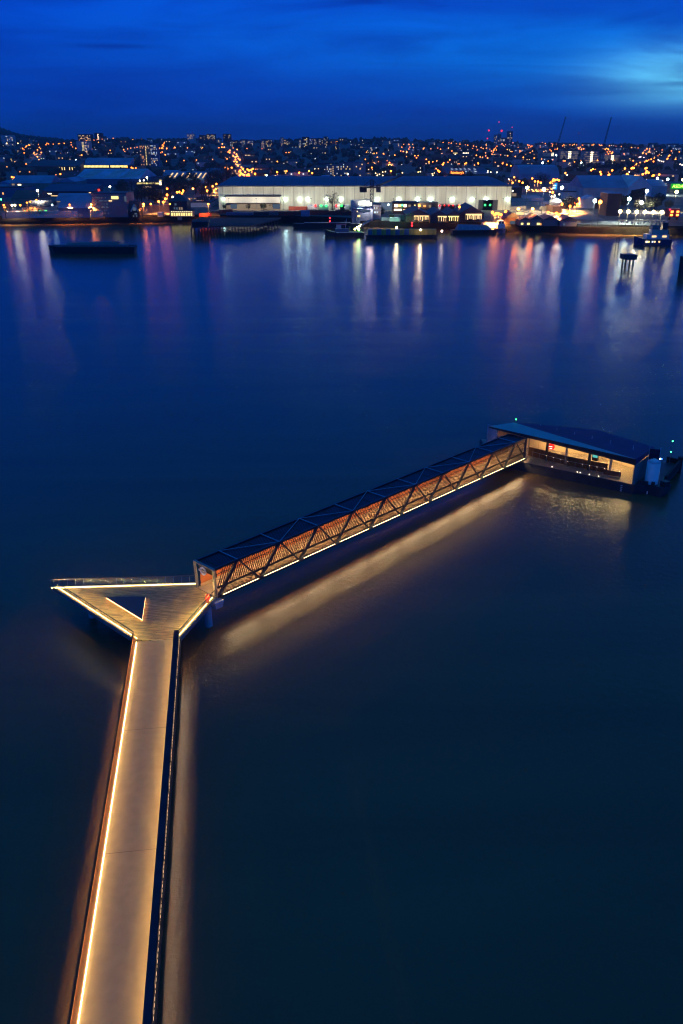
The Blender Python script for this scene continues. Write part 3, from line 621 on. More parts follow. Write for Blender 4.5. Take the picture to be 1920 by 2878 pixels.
for p_, q_ in zip(hp, hp[1:]):
    b.bar((p_.x, p_.y, ZD + 1.05), (q_.x, q_.y, ZD + 1.05), .06, .06); b.bar((p_.x, p_.y, ZD + .12), (q_.x, q_.y, ZD + .12), .05, .05)
    n_ = int((q_ - p_).length / 1.15)
    for i in range(n_ + 1):
        v = p_.lerp(q_, i / n_); b.bar((v.x, v.y, ZD), (v.x, v.y, ZD + 1.05), .05, .05)
        if i > 1: lt = MB(); lt.ico((v.x, v.y + .08, ZD + .98), .06, sub=1); lt.build('rail_light', em('rail_light', (1, .7, .35), 12), rl)
b.build('rail', M_grey, rl)
b = MB(); b.bar((41.4, 126.2, ZD + .45), (43.7, 124.8, ZD + .45), .06, .8); b.build('infill_panel', M_wood, rl)
# red roundel, totem post, ticket machine
x, y = 34.4, 132.6
rs = thing('red_roundel_sign', 'round glowing red sign hanging by the shelter column', 'sign', (x, y, 4.0))
b = MB(); b.tube((x, y, 4.0), (x - .05, y - .1, 4.0), .55, n=24); b.build('disc', em('sign_red', (1, .02, .015), 1.6), rs)
b = MB(); b.bar((x - .45, y - .16, 4.08), (x + .36, y - .16, 4.02), .05, .12); b.bar((x - .3, y - .16, 3.72), (x + .25, y - .16, 3.68), .05, .1); b.build('lettering', em('sign_white', (1, .6, .5), 2.5), rs)
b = MB(); b.bar((x, y + .1, 4.5), (x, y + .1, 5.2), .06, .06); b.build('bracket', M_steel, rs)
x, y, z = P(1486, 1262, ZD)
tp_ = thing('totem_post', 'slim post with a blue light at the head of the gangway', 'post', (x, y, ZD))
b = MB(); b.tube((x, y, ZD), (x, y, ZD + 2.2), .1, n=10); b.build('post', M_grey, tp_)
b = MB(); b.ico((x, y, ZD + 3.0), .14, sub=1); b.tube((x, y, ZD + 2.2), (x, y, ZD + 2.85), .05); b.build('lamp', em('lamp_blue', (.03, .1, 1), 9), tp_)
x, y, z = P(1473, 1262, ZD)
sg = thing('notice_board', 'small pale notice board beside the gangway end', 'sign', (x, y, ZD))
b = MB(); b.tube((x, y, ZD), (x, y, ZD + 1.2), .04); b.build('post', M_grey, sg)
b = MB(); b.box(x, y, ZD + 1.45, .8, .06, .5, -.5); b.build('board', mat('board_cream', (.7, .55, .4), .5), sg)
x, y = 41.2, 130.6
tm = thing('ticket_machine', 'ticket machine with a teal screen inside the shelter', 'machine', (x, y, ZD))
b = MB(); b.box(x, y, ZD + 1.2, .95, .5, 2.4, -.55); b.build('cabinet', M_steel, tm)
b = MB(); b.box(x - .14, y - .23, ZD + 1.75, .8, .05, .9, -.55); b.build('screen', em('screen_teal', (.15, .75, .7), .7), tm)
# solar panel and beacons at the right end
x, y = 48.3, 124.4
sp = thing('solar_panel', 'dark solar panel in a white frame behind the mooring pile', 'solar panel', (x, y, ZD))
b = MB(); b.box(x, y, 5.4, 1.5, .12, 2.1, -.3); b.build('panel', mat('solar_cell', (.01, .015, .05), .2), sp)
b = MB()
for dx_ in (-.8, .8): b.bar((x + dx_ * .95, y - dx_ * .3, ZD), (x + dx_ * .95, y - dx_ * .3, 6.8), .07, .07)
b.build('frame', M_pale, sp)
x, y, z = P(1881, 1302, 2.2)
bc = thing('beacon_mast', 'thin mast carrying two green navigation lights at the end of the pontoon arm', 'beacon', (x, y, 1.7))
zt, zm = zat(y, 1240), zat(y, 1270)
b = MB(); b.tube((x, y, 1.7), (x, y, zt), .04, n=6); b.build('mast', M_grey, bc)
for z_ in (zt, zm):
    b = MB(); b.ico((x, y, z_), .13, sub=1); b.build('green_lamp', em('lamp_green', (.05, 1, .18), 8), bc)
x, y, z = P(1450, 1185, 6.2)
bc = thing('roof_beacon', 'single green light standing on the peak of the shelter roof', 'beacon', (x, y, 6.2))
b = MB(); b.tube((x, y, 6.1), (x, y, 6.5), .04, n=6); b.build('stem', M_grey, bc); b = MB(); b.ico((x, y, 6.6), .13, sub=1); b.build('green_lamp', MATS['lamp_green'], bc)
for px, lab in ((1856, 'blue warning light on the pontoon arm right of the mooring pile'),):
    x, y, z = P(px, 1312, ZD); q = thing('warning_light', lab, 'light', (x, y, ZD))
    b = MB(); b.tube((x, y, ZD), (x, y, zat(y, 1293)), .05); b.build('post', M_grey, q); b = MB(); b.ico((x, y, zat(y, 1290)), .15, sub=1); b.build('lamp', MATS['lamp_blue'], q)
for px, py, lab in ((1822, 1310, 'white painted bollard post left of the mooring pile'), (1852, 1312, 'lit bollard post right of the mooring pile')):
    x, y, z = P(px, py, ZD); q = thing('bollard_post', lab, 'post', (x, y, ZD)); b = MB(); b.tube((x, y, ZD), (x, y, ZD + 1.3), .13, n=10); b.build('post', mat('post_copper', (.55, .35, .25), .4), q); b = MB(); b.ico((x, y, ZD + 1.4), .1); b.build('lamp', em('lamp_pink', (1, .75, .6), 24), q)
# ================================================================== FAR BANK
random.seed(3)
WC = {k: mat('wall_' + k, c, .85, scale=.08) for k, c in dict(cream=(.55, .5, .42), grey=(.2, .21, .22), dark=(.05, .05, .055), brick=(.22, .11, .07), brown=(.12, .07, .05), pale=(.5, .52, .52), blue=(.12, .18, .28), white=(.72, .72, .7), tan=(.42, .3, .2), black=(.015, .015, .018), red=(.35, .05, .035), concrete=(.3, .3, .29), teal=(.2, .28, .28)).items()}
RC = {k: mat('roof_' + k, c, .6, .1, scale=.06) for k, c in dict(slate=(.07, .075, .09), metal=(.22, .32, .46), dark=(.03, .03, .035), navy=(.06, .08, .15), pale=(.42, .52, .66), rust=(.16, .08, .06)).items()}
EW = {'w': em('window_warm', (1, .66, .3), 1.5), 'c': em('window_cool', (.75, .9, 1), 1.2), 'o': em('window_orange', (1, .4, .1), 1.5), 'y': em('window_yellow', (1, .75, .25), 1.8), 'b': em('window_bright', (1, .8, .5), 4), 'd': em('window_dim', (.8, .6, .4), .35), 't': em('window_teal', (.2, .85, .9), 1.2), 'r': em('window_red', (1, .05, .03), 2), 'g': em('window_green', (.1, 1, .2), 2), 's': em('window_daylight', (.4, .6, .9), .16)}
_b = MB(); _b.box(0, 0, 0, 1, 1, 1); WIN = {k: _b.mesh('window_' + k, m) for k, m in EW.items()}
def roof_on(mb_, w, d, h, kind, rise, ov=.4):
    x0, x1, y0, y1 = -w / 2 - ov, w / 2 + ov, -ov, d + ov
    if kind == 'flat': mb_.box(0, d / 2, h + .25, w + .3, d + .3, .5)
    elif kind == 'gx':
        mb_.hexa([(x0, y0, h), (x1, y0, h), (x1, y1, h), (x0, y1, h), (x0, d / 2 - .1, h + rise), (x1, d / 2 - .1, h + rise), (x1, d / 2 + .1, h + rise), (x0, d / 2 + .1, h + rise)])
    elif kind == 'gy':
        mb_.hexa([(x0, y0, h), (x1, y0, h), (x1, y1, h), (x0, y1, h), (-.1, y0, h + rise), (.1, y0, h + rise), (.1, y1, h + rise), (-.1, y1, h + rise)])
    elif kind == 'mono': mb_.hexa([(x0, y0, h), (x1, y0, h), (x1, y1, h), (x0, y1, h), (x0, y0, h + .3), (x1, y0, h + .3), (x1, y1, h + rise), (x0, y1, h + rise)])
    elif kind == 'hip': mb_.hexa([(x0, y0, h), (x1, y0, h), (x1, y1, h), (x0, y1, h), (x0 + d * .35, d * .4, h + rise), (x1 - d * .35, d * .4, h + rise), (x1 - d * .35, d * .6, h + rise), (x0 + d * .35, d * .6, h + rise)])
    elif kind == 'barrel':
        k = 8
        for i in range(k):
            a0, a1 = math.pi * i / k, math.pi * (i + 1) / k
            ya, za, yb_, zb_ = d / 2 - math.cos(a0) * (d / 2 + ov), h + math.sin(a0) * rise, d / 2 - math.cos(a1) * (d / 2 + ov), h + math.sin(a1) * rise
            mb_.hexa([(x0, ya, h - .1), (x1, ya, h - .1), (x1, yb_, h - .1), (x0, yb_, h - .1), (x0, ya, za), (x1, ya, za), (x1, yb_, zb_), (x0, yb_, zb_)])
NB_ = [0]
def bl(q, x0, x1, yt, yb, name, label, cat, wall='grey', roof='slate', kind='flat', depth=None, rise=None, grid=None, wins=(), group=None, rz=0, pos=None):
    """building whose front wall fills a rectangle of the photograph, standing on the land"""
    cx, by = q((x0 + x1) / 2, yb); X, Y, Z = G(cx, by)
    ax, _ = q(x0, yb); bx, _ = q(x1, yb); w = (bx - ax) * dep(Y, Z) / F
    ztop = zat(Y, q(x0, yt)[1]); h = max(2.2, ztop - Z); d = depth or max(6, min(w * .6, 25)); rise = rise or (min(w, d) * .22)
    o = thing(name, label, cat, (X, Y, Z), rz, group)
    b = MB(); b.box(0, d / 2, h / 2 - 1, w, d, h + 2); b.build('wall', WC[wall] if isinstance(wall, str) else wall, o, True)
    b = MB(); roof_on(b, w, d, h, kind, rise); b.build('roof', RC[roof], o, True)
    n = 0
    def win(u, v, su, sv, k):
        nonlocal n
        inst('window', WIN[k], o, (u, -.12, v), 0, (su, .3, sv)); n += 1
    if grid:
        for (nc, nr, prob, ks, u0, u1, v0, v1, fu, fv) in grid:
            for i in range(nc):
                for j in range(nr):
                    if random.random() < prob and n < 95:
                        win(-w / 2 + w * (u0 + (u1 - u0) * (i + .5) / nc), h * (v0 + (v1 - v0) * (j + .5) / nr), w * (u1 - u0) / nc * fu, h * (v1 - v0) / nr * fv, random.choice(ks))
    for (a, c, e, g, k) in wins:                  # rectangles in the same pixel units
        u0, u1 = (a - x0) / (x1 - x0), (e - x0) / (x1 - x0); v1, v0 = (yb - c) / (yb - yt), (yb - g) / (yb - yt)
        win(-w / 2 + w * (u0 + u1) / 2, h * (v0 + v1) / 2, w * (u1 - u0), h * (v1 - v0), k)
    return o, w, h, d
def GR(nc, nr, prob, ks='w', u0=.06, u1=.94, v0=.08, v1=.94, fu=.45, fv=.5): return (nc, nr, prob, ks, u0, u1, v0, v1, fu, fv)
def sheet(q, pts, name, m_, dz=.06):
    ps = [G(*q(*p)) for p in pts]; b = MB(); b.face([(p[0], p[1], p[2] + dz) for p in ps]); return tag(b.build(name, m_), kind='structure')
M_yard = mat('yard_concrete', (.3, .26, .21), .85, scale=.05, var=.25)
M_road = mat('road_asphalt', (.1, .095, .09), .85, scale=.1)
sheet(q4, [(612, 1345), (1165, 1380), (1290, 1180), (1010, 1105), (770, 1140), (620, 1190)], 'lorry_yard', M_yard)
sheet(q4, [(360, 1420), (600, 1380), (1160, 1390), (1240, 1430), (1300, 1460), (560, 1460)], 'storage_yard', M_yard, .09)
sheet(q5, [(-20, 1440), (330, 1470), (560, 1470), (420, 1390), (90, 1190), (0, 1190)], 'quay_road', M_yard, .12)
sheet(q1, [(20, 890), (830, 885), (830, 860), (200, 800), (20, 840)], 'wharf_yard', M_yard)
sheet(q3, [(-700, 828), (520, 828), (520, 800), (-700, 795)], 'dock_apron', M_yard)
ROADS = [[q2(*p) for p in ((600, 200), (610, 235), (640, 262), (675, 285), (725, 318), (745, 350), (730, 385), (748, 415), (785, 440), (768, 470), (790, 495), (752, 525), (735, 550))], [q2(*p) for p in ((790, 495), (840, 510), (860, 470), (905, 485), (940, 530))], [q3(*p) for p in ((580, 330), (630, 350), (705, 384))], [q3(*p) for p in ((800, 280), (870, 270), (895, 212))], [q4(*p) for p in ((370, 590), (440, 530), (510, 480))], [q4(*p) for p in ((740, 585), (800, 535), (905, 505))], [q5(*p) for p in ((215, 520), (260, 585))], [q5(*p) for p in ((560, 540), (655, 600))], [q5(*p) for p in ((1045, 610), (1130, 540))], [q1(*p) for p in ((235, 395), (320, 372), (345, 330), (300, 290))]]
M_hroad = mat('hill_road', (.3, .28, .25), .9, scale=.05)
for pl in ROADS:
    b = MB(); last = None
    for (xa, ya), (xb, yb2) in zip(pl, pl[1:]):
        for i in range(8):
            x, y, z = G(xa + (xb - xa) * i / 8, ya + (yb2 - ya) * i / 8)
            cur = ((x - 8, y, T(x - 8, y) + .9), (x + 8, y, T(x + 8, y) + .9))
            if last: b.face([last[0], last[1], cur[1], cur[0]])
            last = cur
    tag(b.build('hill_road', M_hroad), kind='structure')
def near_road(X, Y, Z):
    d_ = dep(Y, Z); px = 960 + F * X / d_; py = 1439 - F * (Y * ST + (Z - H) * CT) / d_
    for pl in ROADS:
        for (xa, ya), (xb, yb2) in zip(pl, pl[1:]):
            l2 = (xb - xa) ** 2 + (yb2 - ya) ** 2; t = max(0, min(1, ((px - xa) * (xb - xa) + (py - ya) * (yb2 - ya)) / l2))
            if abs(px - xa - t * (xb - xa)) < 9 and -12 < py - ya - t * (yb2 - ya) < 5: return True
    return False
# ---------------------------------------------------------------- left: towers, stadium, sheds, wharf buildings
bl(q1, 22, 130, 130, 232, 'tower_block', 'pale tower block at the far left edge below the wooded hill', 'tower block', 'pale', 'slate', grid=[GR(8, 7, .3, 'wwc', .3, .96)])
bl(q1, 722, 845, 124, 215, 'tower_block', 'dark tower block with lit top windows behind the pale one', 'tower block', 'dark', 'slate', depth=20, grid=[GR(10, 6, .45, 'wwwo')])
bl(q1, 715, 830, 186, 322, 'tower_block', 'pale tower block with one bright stair strip down its middle', 'tower block', 'pale', 'slate', depth=18, grid=[GR(3, 10, .95, 'y', .42, .58), GR(4, 9, .3, 'w', .62, .96)])
bl(q1, 875, 945, 112, 212, 'tower_block', 'dark narrow tower block with a bright window column on the skyline', 'tower block', 'dark', 'slate', depth=14, grid=[GR(2, 6, .9, 'b', .38, .6, .4)])
bl(q1, 1293, 1390, 212, 425, 'tower_block', 'reddish tower block banded with brick balconies', 'tower block', 'tan', 'slate', depth=16, grid=[GR(4, 12, .35, 'o', .05, .5), GR(1, 13, .95, 'y', .55, .66), GR(3, 12, .2, 'w', .68, .95)])
bl(q1, 1392, 1458, 208, 430, 'tower_block', 'blue grey tower block with scattered cool windows beside the reddish one', 'tower block', 'blue', 'slate', depth=16, grid=[GR(6, 13, .36, 'ccw')])
bl(q1, 760, 1190, 404, 470, 'stadium_stand', 'long stadium stand with a glowing yellow strip under a blue roof', 'stand', 'dark', 'metal', 'mono', 34, 9, grid=[GR(34, 1, .97, 'y', .01, .97, .62, .98, .75, .85)])
bl(q1, 250, 735, 418, 470, 'stadium_stand', 'dark low stadium stand left of the one with a yellow strip', 'stand', 'brown', 'slate', 'mono', 30, 8, grid=[GR(9, 1, .9, 'y', .55, .98, .3, .95, .22, .8)])
bl(q1, -20, 105, 578, 620, 'industrial_shed', 'pale gabled shed at the far left edge', 'shed', 'white', 'metal', 'gy', 22, 3)
bl(q1, 105, 470, 572, 622, 'industrial_shed', 'long pinkish shed right of the pale gabled shed', 'shed', 'tan', 'metal', 'gx', 40, 7, wins=[(170, 580, 200, 600, 'b'), (115, 576, 140, 600, 'd')])
bl(q1, 560, 692, 560, 628, 'industrial_shed', 'blue grey shed with a steep gable end in front of the big skylit shed', 'shed', 'teal', 'metal', 'gy', 46, 4)
o, w, h, d = bl(q1, 690, 1285, 532, 604, 'industrial_shed', 'very wide shed with pale skylights across its low roof', 'shed', 'blue', 'pale', 'gx', 95, 9)
for i, u in enumerate((-.38, -.3, -.02, .06, .22, .3, .38)):
    b = MB(); b.hexa([(u * w - 3, 5, h + 1.0), (u * w + 3, 5, h + 1.0), (u * w + 9, 40, h + 7.6), (u * w + 3, 40, h + 7.6), (u * w - 3, 5, h + 1.25), (u * w + 3, 5, h + 1.25), (u * w + 9, 40, h + 7.9), (u * w + 3, 40, h + 7.9)]); b.build('skylight', WC['pale'], o, True)
bl(q1, 1255, 1485, 560, 628, 'office_block', 'low block with two bright window strips among bare trees', 'office', 'dark', 'slate', depth=18, wins=[(1262, 566, 1470, 580, 'y'), (1310, 598, 1390, 612, 'w'), (1470, 552, 1486, 588, 'b')])
bl(q1, 1498, 1620, 505, 560, 'industrial_shed', 'blue roofed shed behind bare trees left of the long warehouse', 'shed', 'blue', 'metal', 'gx', 40, 6)
bl(q1, -10, 235, 612, 702, 'warehouse_block', 'dark flat warehouse on the left edge above the scrap yard', 'warehouse', 'blue', 'dark', depth=30, wins=[(28, 655, 40, 675, 'o')])
bl(q1, 380, 860, 648, 692, 'warehouse_block', 'long dark low store with lit strips and a blue roof', 'warehouse', 'dark', 'navy', 'mono', 34, 5, wins=[(415, 664, 478, 672, 'b'), (470, 684, 640, 690, 'w'), (540, 668, 690, 680, 'd'), (820, 655, 840, 680, 'w'), (905, 624, 925, 652, 'r')])
bl(q1, 110, 352, 716, 762, 'industrial_shed', 'orange lit shed with a sloping pink roof in the left yard', 'shed', 'tan', 'rust', 'gx', 32, 6)
bl(q1, 515, 802, 735, 790, 'industrial_shed', 'low shed with an orange lit front wall and blue roof', 'shed', 'cream', 'metal', 'gx', 26, 5, wins=[(525, 736, 585, 744, 'd')])
bl(q1, 215, 452, 788, 852, 'scrap_store', 'brightly lit open store full of coloured pallets in the scrap yard', 'store', 'cream', 'dark', 'mono', 18, 3, grid=[GR(22, 2, .75, 'bwtgyo', .02, .98, .02, .55, .7, .6)])
bl(q1, 548, 835, 800, 895, 'industrial_shed', 'dark blue shed front with an orange lit quay wall below', 'shed', 'blue', 'metal', 'gx', 30, 7)
bl(q1, 862, 1178, 668, 885, 'office_block', 'grey office block with a grid facade and one yellow window row', 'office', 'grey', 'slate', depth=22, grid=[GR(14, 6, .5, 's', .02, .45, .1, .9, .5, .4)], wins=[(1042, 690, 1105, 717, 'y'), (1015, 728, 1045, 738, 'w'), (1160, 690, 1178, 740, 's')])
# gabled black wharf house
cx, by = q1(1117, 908); X, Y, Z = G(cx, by); k_ = dep(Y, Z) / F / 3.267
gh = thing('gabled_house', 'black riverside terrace with four white trimmed gables', 'house', (X, Y, Z))
wd_ = 335 * k_; hh = zat(Y, q1(0, 825)[1]) - Z
b = MB(); b.box(0, 6, hh / 2 - 1, wd_, 12, hh + 2); b.build('wall', WC['black'], gh, True)
b = MB(); b.hexa([(-wd_ / 2, 1, hh), (wd_ / 2, 1, hh), (wd_ / 2, 12.4, hh), (-wd_ / 2, 12.4, hh), (-wd_ / 2, 6, hh + 6), (wd_ / 2, 6, hh + 6), (wd_ / 2, 6.4, hh + 6), (-wd_ / 2, 6.4, hh + 6)]); b.build('roof', RC['slate'], gh, True)
for gx in (985, 1057, 1130, 1245):
    u = (gx - 1117) * k_; gw = 33 * k_; g1 = zat(Y, q1(0, 766)[1]) - Z
    b = MB(); b.hexa([(u - gw, -.5, hh - .6), (u + gw, -.5, hh - .6), (u + gw, 6, hh - .6), (u - gw, 6, hh - .6), (u - .1, -.5, g1), (u + .1, -.5, g1), (u + .1, 6, g1), (u - .1, 6, g1)]); ga = b.build('gable', WC['black'], gh, True)
    b = MB(); b.bar((u - gw, -.6, hh - .4), (u, -.6, g1 + .1), .2, .7); b.bar((u, -.6, g1 + .1), (u + gw, -.6, hh - .4), .2, .7); t_ = b.build('bargeboard', WC['white'], None); t_.parent = ga
    inst('window', WIN['w' if gx < 1060 else 's'], ga, (u, -.55, hh + 1.2), 0, (gw * .9, .2, 2.2))
    inst('window', WIN['s'], gh, (u + .6, -.15, hh * .55), 0, (22 * k_, .3, hh * .22))
    for du in (-14, 14): inst('window', WIN['s' if du > 0 or gx > 1000 else 'w'], gh, (u + du * k_, -.15, hh * .18), 0, (10 * k_, .3, hh * .26))
bl(q1, 1365, 1600, 782, 842, 'low_store', 'low brick store glowing orange behind the quay on the left', 'store', 'tan', 'rust', depth=14)
bl(q1, 1450, 1498, 850, 890, 'site_cabin', 'pale blue cabin on the quay in front of the orange store', 'cabin', 'pale', 'pale', depth=5)
# ---------------------------------------------------------------- quay walls lit by lamps
def wall(q, pts, h, wmat, name, label, th=.5):
    ps = [G(*q(*p)) for p in pts]; o = thing(name, label, 'wall', ps[0]); b = MB()
    for a, c in zip(ps, ps[1:]): b.bar((a[0], a[1], a[2] + h / 2 - .3), (c[0], c[1], c[2] + h / 2 - .3), th, h + .6)
    b.build('wall', wmat, o); return o
wall(q1, [(25, 905), (300, 905), (550, 893), (840, 893), (950, 893)], 4.2, WC['cream'], 'river_wall', 'pale river wall catching orange lamplight on the far left bank')
wall(q2, [(390, 880), (490, 875), (600, 850), (700, 846)], 2.4, WC['red'], 'boundary_wall', 'reddish boundary wall right of the riverside pub')
wall(q2, [(1120, 870), (1420, 862), (1700, 865)], 2.6, WC['red'], 'boundary_wall', 'long reddish boundary wall in front of the loading docks')
# ---------------------------------------------------------------- middle: pub, car park, far sheds
o, w, h, d = bl(q2, 125, 290, 738, 880, 'riverside_pub', 'dark riverside pub with rows of orange lit windows below', 'pub', 'dark', 'slate', 'hip', 14, 4, wins=[(165, 792, 178, 812, 's'), (188, 792, 200, 815, 's'), (212, 792, 225, 815, 'd'), (232, 792, 245, 815, 'd'), (175, 755, 192, 775, 's')])
bl(q2, 128, 340, 826, 884, 'pub_terrace', 'orange lit single storey pub terrace facing the river', 'pub', 'tan', 'dark', 'mono', 6, 1, grid=[GR(9, 1, 1, 'y', .03, .97, .15, .7, .6, .9), GR(12, 1, 1, 'b', .02, .98, .82, .95, .25, .6)])
o, w, h, d = bl(q2, 292, 500, 750, 792, 'parking_deck', 'pale walled parking deck left of the long warehouse', 'car park', 'white', 'slate', depth=60)
CARM = [mat('car_' + k, c, .3, .2) for k, c in (('red', (.4, .03, .02)), ('white', (.7, .7, .7)), ('black', (.02, .02, .025)), ('silver', (.4, .42, .45)), ('blue', (.05, .1, .3)))]
CARS = []
for m_ in CARM:
    b = MB(); b.box(0, 0, .6, 1.8, 4.4, .6); b.hexa([(-.8, -1.2, .9), (.8, -1.2, .9), (.8, 1.7, .9), (-.8, 1.7, .9), (-.65, -.5, 1.45), (.65, -.5, 1.45), (.65, 1.3, 1.45), (-.65, 1.3, 1.45)], 1)
    for wx in (-.85, .85):
        for wy in (-1.3, 1.4): b.tube((wx - .1, wy, .32), (wx + .1, wy, .32), .32, n=8, mi=1)
    b.box(-.6, 2.22, .7, .3, .06, .15, mi=2); b.box(.6, 2.22, .7, .3, .06, .15, mi=2)
    CARS.append(b.mesh('parked_car', [m_, M_black, EW['w']]))
ox, oy, oz = o.location
for i in range(5):
    for j in range(9):
        if random.random() < .88:
            tag(inst('parked_car', CARS[(i * 3 + j * 2 + (i * j) % 3) % 5], None, (ox - w * .42 + j * w * .105, oy + 6 + i * 11, oz + h + .51), math.pi / 2 * (i % 2) * 0 + random.choice((0, math.pi))), 'small car parked on the deck left of the long warehouse', 'car', 'cars on the parking deck')
o, w, h, d = bl(q2, 75, 442, 548, 585, 'industrial_shed', 'white fronted shed under a blue roof with slit skylights', 'shed', 'white', 'metal', 'gx', 46, 9, wins=[(80, 525, 440, 545, 's')])
for u in (-.42, -.3, -.15, .02, .18, .3, .42):
    b = MB(); b.hexa([(u * w, 4, h + 2.0), (u * w + 1.4, 4, h + 2.0), (u * w + 4, 18, h + 7.3), (u * w + 2.6, 18, h + 7.3), (u * w, 4, h + 2.3), (u * w + 1.4, 4, h + 2.3), (u * w + 4, 18, h + 7.7), (u * w + 2.6, 18, h + 7.7)]); b.build('skylight', EW['w'], o, True)
bl(q2, 442, 612, 490, 560, 'industrial_shed', 'dim blue roofed shed half hidden by reddish trees', 'shed', 'brown', 'metal', 'gx', 40, 6)
bl(q2, -12, 66, 520, 600, 'industrial_shed', 'narrow shed with bright windows beside the slit skylight shed', 'shed', 'grey', 'slate', depth=20, wins=[(0, 555, 60, 585, 'b'), (30, 540, 52, 556, 'y')])
bl(q2, 782, 872, 302, 392, 'apartment_block', 'brown apartment block just right of the orange lit hill road', 'apartments', 'brown', 'slate', depth=16, grid=[GR(6, 5, .45, 'wwo')])
bl(q2, 778, 862, 404, 450, 'corner_building', 'small cream building by the foot of the orange road', 'building', 'cream', 'slate', depth=14)
bl(q2, 684, 752, 442, 500, 'corner_building', 'pinkish building with lit shopfronts beside the orange road', 'building', 'tan', 'slate', depth=14, grid=[GR(4, 2, .7, 'ow')])
bl(q2, 918, 1185, 418, 452, 'terrace_row', 'long low terrace with a row of pinkish lights on the hillside', 'terrace', 'brown', 'rust', 'gx', 10, 3, grid=[GR(18, 1, .7, 'ow', .02, .98, .3, .9)])
bl(q2, 1000, 1430, 508, 545, 'industrial_shed', 'low flat store with a row of bright lamps behind the long warehouse', 'shed', 'blue', 'navy', depth=40)
bl(q2, 1425, 1590, 512, 548, 'industrial_shed', 'pale flat store behind the middle of the long warehouse', 'shed', 'tan', 'metal', depth=40)
for i, (x0, x1, yt, pr, ks, lb_) in enumerate([(285, 356, 120, .35, 'w', 'pale stubby tower on the skyline left of the orange road'), (396, 455, 130, .1, 'w', 'dark plain block on the skyline beside the pale stubby tower'), (460, 545, 122, .4, 'wwc', 'wide lit block on the skyline left of the orange road'), (614, 685, 120, .25, 'w', 'dark block standing above the top of the orange road')]):
    bl(q2, x0, x1, yt, 205, 'skyline_block', lb_, 'tower block', ('pale', 'dark', 'dark', 'black')[i], 'slate', depth=16, grid=[GR(7, 5, pr, ks, v0=.45)])
for i, (x0, x1, yt, yb, wl) in enumerate([(672, 746, 180, 240, 'dark'), (780, 816, 170, 240, 'grey'), (830, 890, 174, 236, 'blue'), (964, 992, 168, 262, 'blue'), (1000, 1066, 172, 262, 'dark'), (1140, 1166, 152, 250, 'blue'), (1172, 1212, 170, 250, 'dark'), (1306, 1330, 165, 255, 'grey'), (1338, 1402, 148, 262, 'dark'), (1404, 1436, 162, 240, 'blue'), (1445, 1470, 160, 240, 'grey'), (1478, 1530, 160, 225, 'dark'), (1535, 1575, 145, 235, 'dark')]):
    bl(q2, x0, x1, yt, yb, 'hillside_tower', 'small tower block with dotted windows on the far ridge', 'tower block', wl, 'slate', depth=14, grid=[GR(5, 8, .3, 'wwcy')], group='tower blocks along the middle of the ridge')
# ---------------------------------------------------------------- the long warehouse
WX0, WX1 = 616.0, 1434.0; xm, yb_ = (WX0 + WX1) / 2, 590
Xw, Yw, Zw = G(xm, yb_); sc_ = dep(Yw, Zw) / F; Ww = (WX1 - WX0) * sc_; Hw = zat(Yw, 522.5) - Zw; Dw = 95
def wx(px): return (px - xm) * sc_
def wz(py): return zat(Yw, py) - Zw
wh = thing('long_warehouse', 'huge long cream warehouse floodlit behind the far quay', 'warehouse', (Xw, Yw, Zw))
m, nt, out = _base('warehouse_cladding'); N, L = nt.nodes.new, nt.links.new
p = N('ShaderNodeBsdfPrincipled'); L(p.outputs[0], out.inputs[0]); p.inputs['Roughness'].default_value = .6
tc = N('ShaderNodeTexCoord'); sx = N('ShaderNodeSeparateXYZ'); L(tc.outputs['Object'], sx.inputs[0])
def seam(period, wdt):
    md = N('ShaderNodeMath'); md.operation = 'PINGPONG'; md.inputs[1].default_value = period / 2; L(sx.outputs['X'], md.inputs[0])
    lt = N('ShaderNodeMath'); lt.operation = 'LESS_THAN'; lt.inputs[1].default_value = wdt; L(md.outputs[0], lt.inputs[0]); return lt.outputs[0]
s1, s2 = seam(28.3 * sc_, .3), seam(1.8, .12)
mxa = N('ShaderNodeMix'); mxa.data_type = 'RGBA'; L(s2, mxa.inputs['Factor']); mxa.inputs['A'].default_value = (.62, .59, .45, 1); mxa.inputs['B'].default_value = (.54, .51, .38, 1)
mxb = N('ShaderNodeMix'); mxb.data_type = 'RGBA'; L(s1, mxb.inputs['Factor']); L(mxa.outputs['Result'], mxb.inputs['A']); mxb.inputs['B'].default_value = (.38, .35, .28, 1)
mpd = N('ShaderNodeMapping'); mpd.inputs['Scale'].default_value = (.25, 1, .05); L(tc.outputs['Object'], mpd.inputs[0]); nd = N('ShaderNodeTexNoise'); nd.inputs['Scale'].default_value = 1; nd.inputs['Detail'].default_value = 6; L(mpd.outputs[0], nd.inputs['Vector'])
rd_ = N('ShaderNodeValToRGB'); rd_.color_ramp.elements[0].position = .3; rd_.color_ramp.elements[0].color = (.72, .7, .66, 1); rd_.color_ramp.elements[1].position = .65; rd_.color_ramp.elements[1].color = (1, 1, 1, 1); L(nd.outputs['Fac'], rd_.inputs[0])
mxd = N('ShaderNodeMix'); mxd.data_type = 'RGBA'; mxd.blend_type = 'MULTIPLY'; mxd.inputs['Factor'].default_value = 1; L(mxb.outputs['Result'], mxd.inputs['A']); L(rd_.outputs[0], mxd.inputs['B']); L(mxd.outputs['Result'], p.inputs['Base Color'])
b = MB(); b.box(0, Dw / 2, Hw / 2 - 1, Ww, Dw, Hw + 2); b.build('wall', m, wh, True)
b = MB(); e_ = 1.0; rs_ = 4.2
